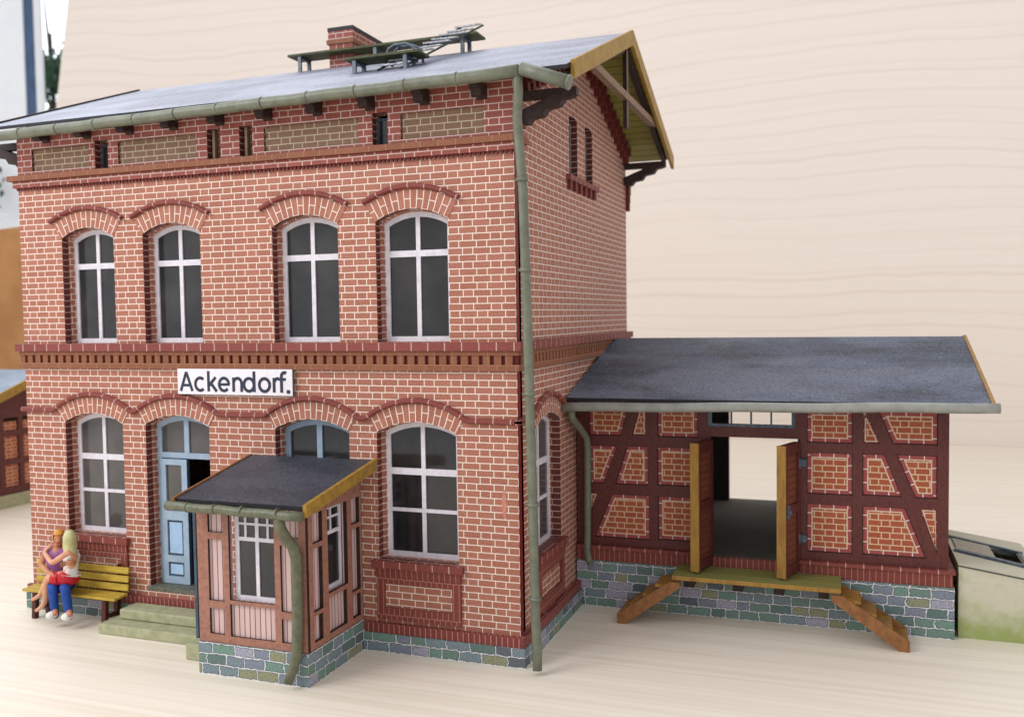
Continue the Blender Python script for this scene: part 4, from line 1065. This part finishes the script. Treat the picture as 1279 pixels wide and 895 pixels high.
# the companion: on the lap, back half turned, bare legs to the left
WY = -.52
wo = {
 'hip': (W(-7.03, .71, -.50), (.14, .125)), 'waist': (W(-6.99, .86, -.48), (.115, .095)), 'chest': (W(-6.98, 1.0, -.48), (.135, .10)), 'shl': (W(-6.99, 1.10, -.49), (.10, .075)),
 'neck': (W(-7.0, 1.165, -.50), .042), 'neck2': (W(-7.005, 1.20, -.505), .044),
 'sF': (W(-7.05, 1.07, -.60), .05), 'eF': (W(-7.36, .885, -.62), .042), 'wF': (W(-7.50, 1.04, -.46), .032),
 'sB': (W(-6.92, 1.07, -.40), .05), 'eB': (W(-7.06, 1.0, -.24), .038), 'wB': (W(-7.2, 1.1, -.17), .03),
 'lh': (W(-7.13, .68, -.56), .098), 'lk': (W(-7.47, .655, -.64), .066), 'la': (W(-7.53, .26, -.62), .040), 'lf': (W(-7.64, .16, -.66), .031), 'lt': (W(-7.73, .115, -.68), .024),
 'rh': (W(-7.11, .68, -.45), .092), 'rk': (W(-7.45, .64, -.50), .063), 'ra': (W(-7.62, .38, -.46), .038), 'rf': (W(-7.73, .31, -.47), .030), 'rt': (W(-7.80, .28, -.47), .022)}
WE = [('hip', 'waist'), ('waist', 'chest'), ('chest', 'shl'), ('shl', 'neck'), ('neck', 'neck2'), ('shl', 'sF'), ('sF', 'eF'), ('eF', 'wF'), ('shl', 'sB'), ('sB', 'eB'), ('eB', 'wB'),
      ('hip', 'lh'), ('lh', 'lk'), ('lk', 'la'), ('la', 'lf'), ('lf', 'lt'), ('hip', 'rh'), ('rh', 'rk'), ('rk', 'ra'), ('ra', 'rf'), ('rf', 'rt')]
WJ = dict(wo); WE2 = list(WE)
hand(WJ, WE2, 'wF', 'hf', (.25, .45, .8), (-.7, .3, .2), (-.5, -.8, .1), .9); hand(WJ, WE2, 'wB', 'hb', (-.8, .1, .3), (0, 0, 1), (0, 1, 0), .9)
p2 = thing('person', (-7.06, WY, .45), 'pale-haired figure in white top and red skirt sitting on the lap, barefoot', 'person', 'couple on the bench')
figure('body', WJ, WE2, 'skin_a', p2)
head(p2, W(-7.0, 1.285, -.51), (-.75, .62, .12), 'skin_a', 'hair_p', True)
S = sub(wo, ['waist', 'chest', 'shl'], 1.14)
S['sF'] = (wo['sF'][0], .053); S['sB'] = (wo['sB'][0], .053); S['low'] = (W(-7.01, .76, -.49), (.155, .135)); S['hem'] = (W(-7.02, .69, -.5), (.15, .13))
figure('top', S, [('hem', 'low'), ('low', 'waist'), ('waist', 'chest'), ('chest', 'shl'), ('shl', 'sF'), ('shl', 'sB')], 'whitetop', p2)
S = {'w': (W(-7.0, .80, -.48), (.16, .14)), 'hip': (W(-7.02, .69, -.50), (.19, .17)), 'seat': (W(-7.03, .57, -.50), (.16, .15)), 'lh': (W(-7.17, .675, -.56), (.15, .12)), 'lm': (W(-7.30, .665, -.58), (.13, .11)), 'lk': (W(-7.42, .66, -.58), (.09, .085))}
figure('skirt', S, [('w', 'hip'), ('hip', 'seat'), ('hip', 'lh'), ('lh', 'lm'), ('lm', 'lk')], 'red', p2)

# ================================================================== background, far left
ns = thing('half_timbered_shed', (-16.5, 7.0, 0), 'second half-timbered model building with blue roof at the far left edge', 'building')
GXs = -15.35
mb = MB(); mb.box(-20, GXs+.04, 3.6, 9.6, 0, .32); mb.build('stone_base', 'tread', ns)
nz = lambda y: 2.55+.36*(min(y, 13.6-y)-4.9)
mb = MB()
tp = [(3.7, .32), (9.5, .32), (9.5, nz(9.5)), (6.8, nz(6.8)), (3.7, nz(3.7))]
hs_ = []
for y0, y1, t0, t1 in ((3.9, 4.9, 0, .0), (5.05, 5.62, 0, .22), (5.78, 6.2, -.22, 0), (6.33, 6.78, 0, 0), (6.95, 7.7, 0, 0)):
    for z0, z1 in ((.5, 1.05), (1.18, 1.75), (1.88, 2.2)): hs_.append([(y0, z0), (y1, z0), (y1, z1), (y0, z1)])
mb.slab(tp, hs_, GX, GXs, GXs-.06, 0); mb.box(-20, GXs-.062, 3.72, 9.48, .33, 2.1, 1)
mb.build('timber_wall', ['timber', 'brick_orange'], ns)
mb = MB()
mb.prism([(-20.3, 3.2, nz(3.2)+.02), (-20.3, 6.8, nz(6.8)+.02), (-20.3, 6.8, nz(6.8)+.1), (-20.3, 3.2, nz(3.2)+.1)], (5.25, 0, 0)); mb.prism([(-20.3, 10.2, nz(10.2)+.02), (-20.3, 6.8, nz(6.8)+.02), (-20.3, 6.8, nz(6.8)+.1), (-20.3, 10.2, nz(10.2)+.1)], (5.25, 0, 0))
M['roof_far'] = roof_mat('blue_grey_roof', srgb(96, 116, 138), srgb(118, 138, 158), srgb(150, 165, 180), .5)
rf = mb.build('roof', 'roof_far', ns)
mb = MB()
mb.prism([(-15.05, 3.2, nz(3.2)-.1), (-15.05, 6.8, nz(6.8)-.1), (-15.05, 6.8, nz(6.8)+.12), (-15.05, 3.2, nz(3.2)+.12)], (.07, 0, 0)); mb.prism([(-15.05, 10.2, nz(10.2)-.1), (-15.05, 6.8, nz(6.8)-.1), (-15.05, 6.8, nz(6.8)+.12), (-15.05, 10.2, nz(10.2)+.12)], (.07, 0, 0))
mb.build('bargeboard', 'ochre', rf)
M['cardboard'] = plain('tan_cardboard', srgb(176, 128, 78), srgb(158, 110, 64), .8, .7)
mb = MB(); mb.prism([(-31, 12, 0), (-17.6, 12, 0), (-17.6, 12, 7.9), (-31, 12, 7.15)], (0, 3, 0))
cbx = mb.build('cardboard_box', 'cardboard', bevel=.08)
tag(cbx, 'plain tan cardboard box behind the far-left half-timbered model', 'box')
# bright room window and the garden outside it
M['upvc'] = plain('white_window_frame', (.86, .88, .9), (.82, .84, .88), 1, .4)
M['gasket'] = plain('blue_grey_gasket', srgb(64, 92, 128), srgb(52, 78, 112), 1, .4)
wn = thing('room_window', (-40, 34, -2), 'bright white-framed window at the upper left behind the board', 'window')
def upx(px, y=34.): return px
mb = MB(); mb.box(-52.0, -44.72, 34, 34.8, -4, 34); mb.box(-44.04, -43.72, 34.2, 34.6, -4, 34); mb.box(-52, -30, 34.1, 34.8, -6, -4.2); mb.box(-43.7, -30, 34.1, 34.8, 30, 33)
wf = mb.build('frame', 'upvc', wn)
MB().box(-44.71, -44.05, 34.1, 34.7, -4, 34).build('gasket', 'gasket', wf)
MB().box(-43.71, -30, 34.45, 34.5, -4, 30).build('pane', 'clear', wf)
M['leaf'] = plain('garden_leaves', srgb(62, 92, 66), srgb(40, 66, 52), 1.5, .6)
M['bark'] = plain('bark', srgb(84, 72, 62), srgb(62, 54, 46), 2, .8)
def tree(loc, r, h, n_, label):
    t = thing('garden_tree', loc, label, 'tree', 'blurred trees outside the window')
    mb = MB(); l = Vector(loc); mb.tube([l, l+Vector((.2, 0, h*.4)), l+Vector((-.1, 0, h*.8))], [.5, .4, .15], 8)
    for k in range(6):
        ag = k*1.05; mb.tube([l+Vector((0, 0, h*(.35+.07*k))), l+Vector((math.cos(ag)*r*.7, math.sin(ag)*r*.7, h*(.5+.08*k)))], [.2, .06], 6)
    mb.build('trunk', 'bark', t)
    mb = MB(); cl = [Vector((random.gauss(0, r*.45), random.gauss(0, r*.4), h*.72+random.gauss(0, r*.42))) for _ in range(22)]
    for k in range(n_):
        c = l+random.choice(cl)+Vector([random.gauss(0, r*.14) for _ in range(3)])
        a1 = Vector([random.uniform(-1, 1) for _ in range(3)]).normalized(); b1 = a1.orthogonal().normalized(); s_ = random.uniform(.15, .4)
        mb.poly([c-a1*s_, c+b1*s_*.5, c+a1*s_, c-b1*s_*.5])
    mb.build('crown', 'leaf', t)
tree((-70.2, 61, -6), 3.6, 49, 2200, 'dark blurred tree outside, right of the white window frame')
hp = thing('house_plant', (-46.9, 32.5, 11.3), 'small dark green potted plant on a shelf at the far left edge', 'plant')
mb = MB(); mb.tube([(-46.9, 32.5, 11.3), (-46.9, 32.5, 12.0)], [.35, .5], 12); mb.build('pot', 'upvc', hp)
mb = MB()
for k in range(160):
    c = Vector((-46.9, 32.5, 13.2))+Vector((random.gauss(0, .55), random.gauss(0, .4), random.gauss(0, .75)))
    a1 = Vector([random.uniform(-1, 1) for _ in range(3)]).normalized(); b1 = a1.orthogonal().normalized(); s_ = random.uniform(.15, .35)
    mb.poly([c-a1*s_, c+b1*s_*.5, c+a1*s_, c-b1*s_*.5])
mb.tube([(-46.9, 32.5, 12.0), (-46.85, 32.5, 13.4)], [.06, .03], 6)
mb.build('foliage', 'leaf', hp)
mb = MB(); mb.box(-52, -44.9, 31.7, 33.4, 11.15, 11.28); mb.box(-52, -51.8, 31.7, 33.4, 0, 11.14)
tag(mb.build('shelf', 'upvc'), 'white shelf carrying the small potted plant at far left', 'shelf')
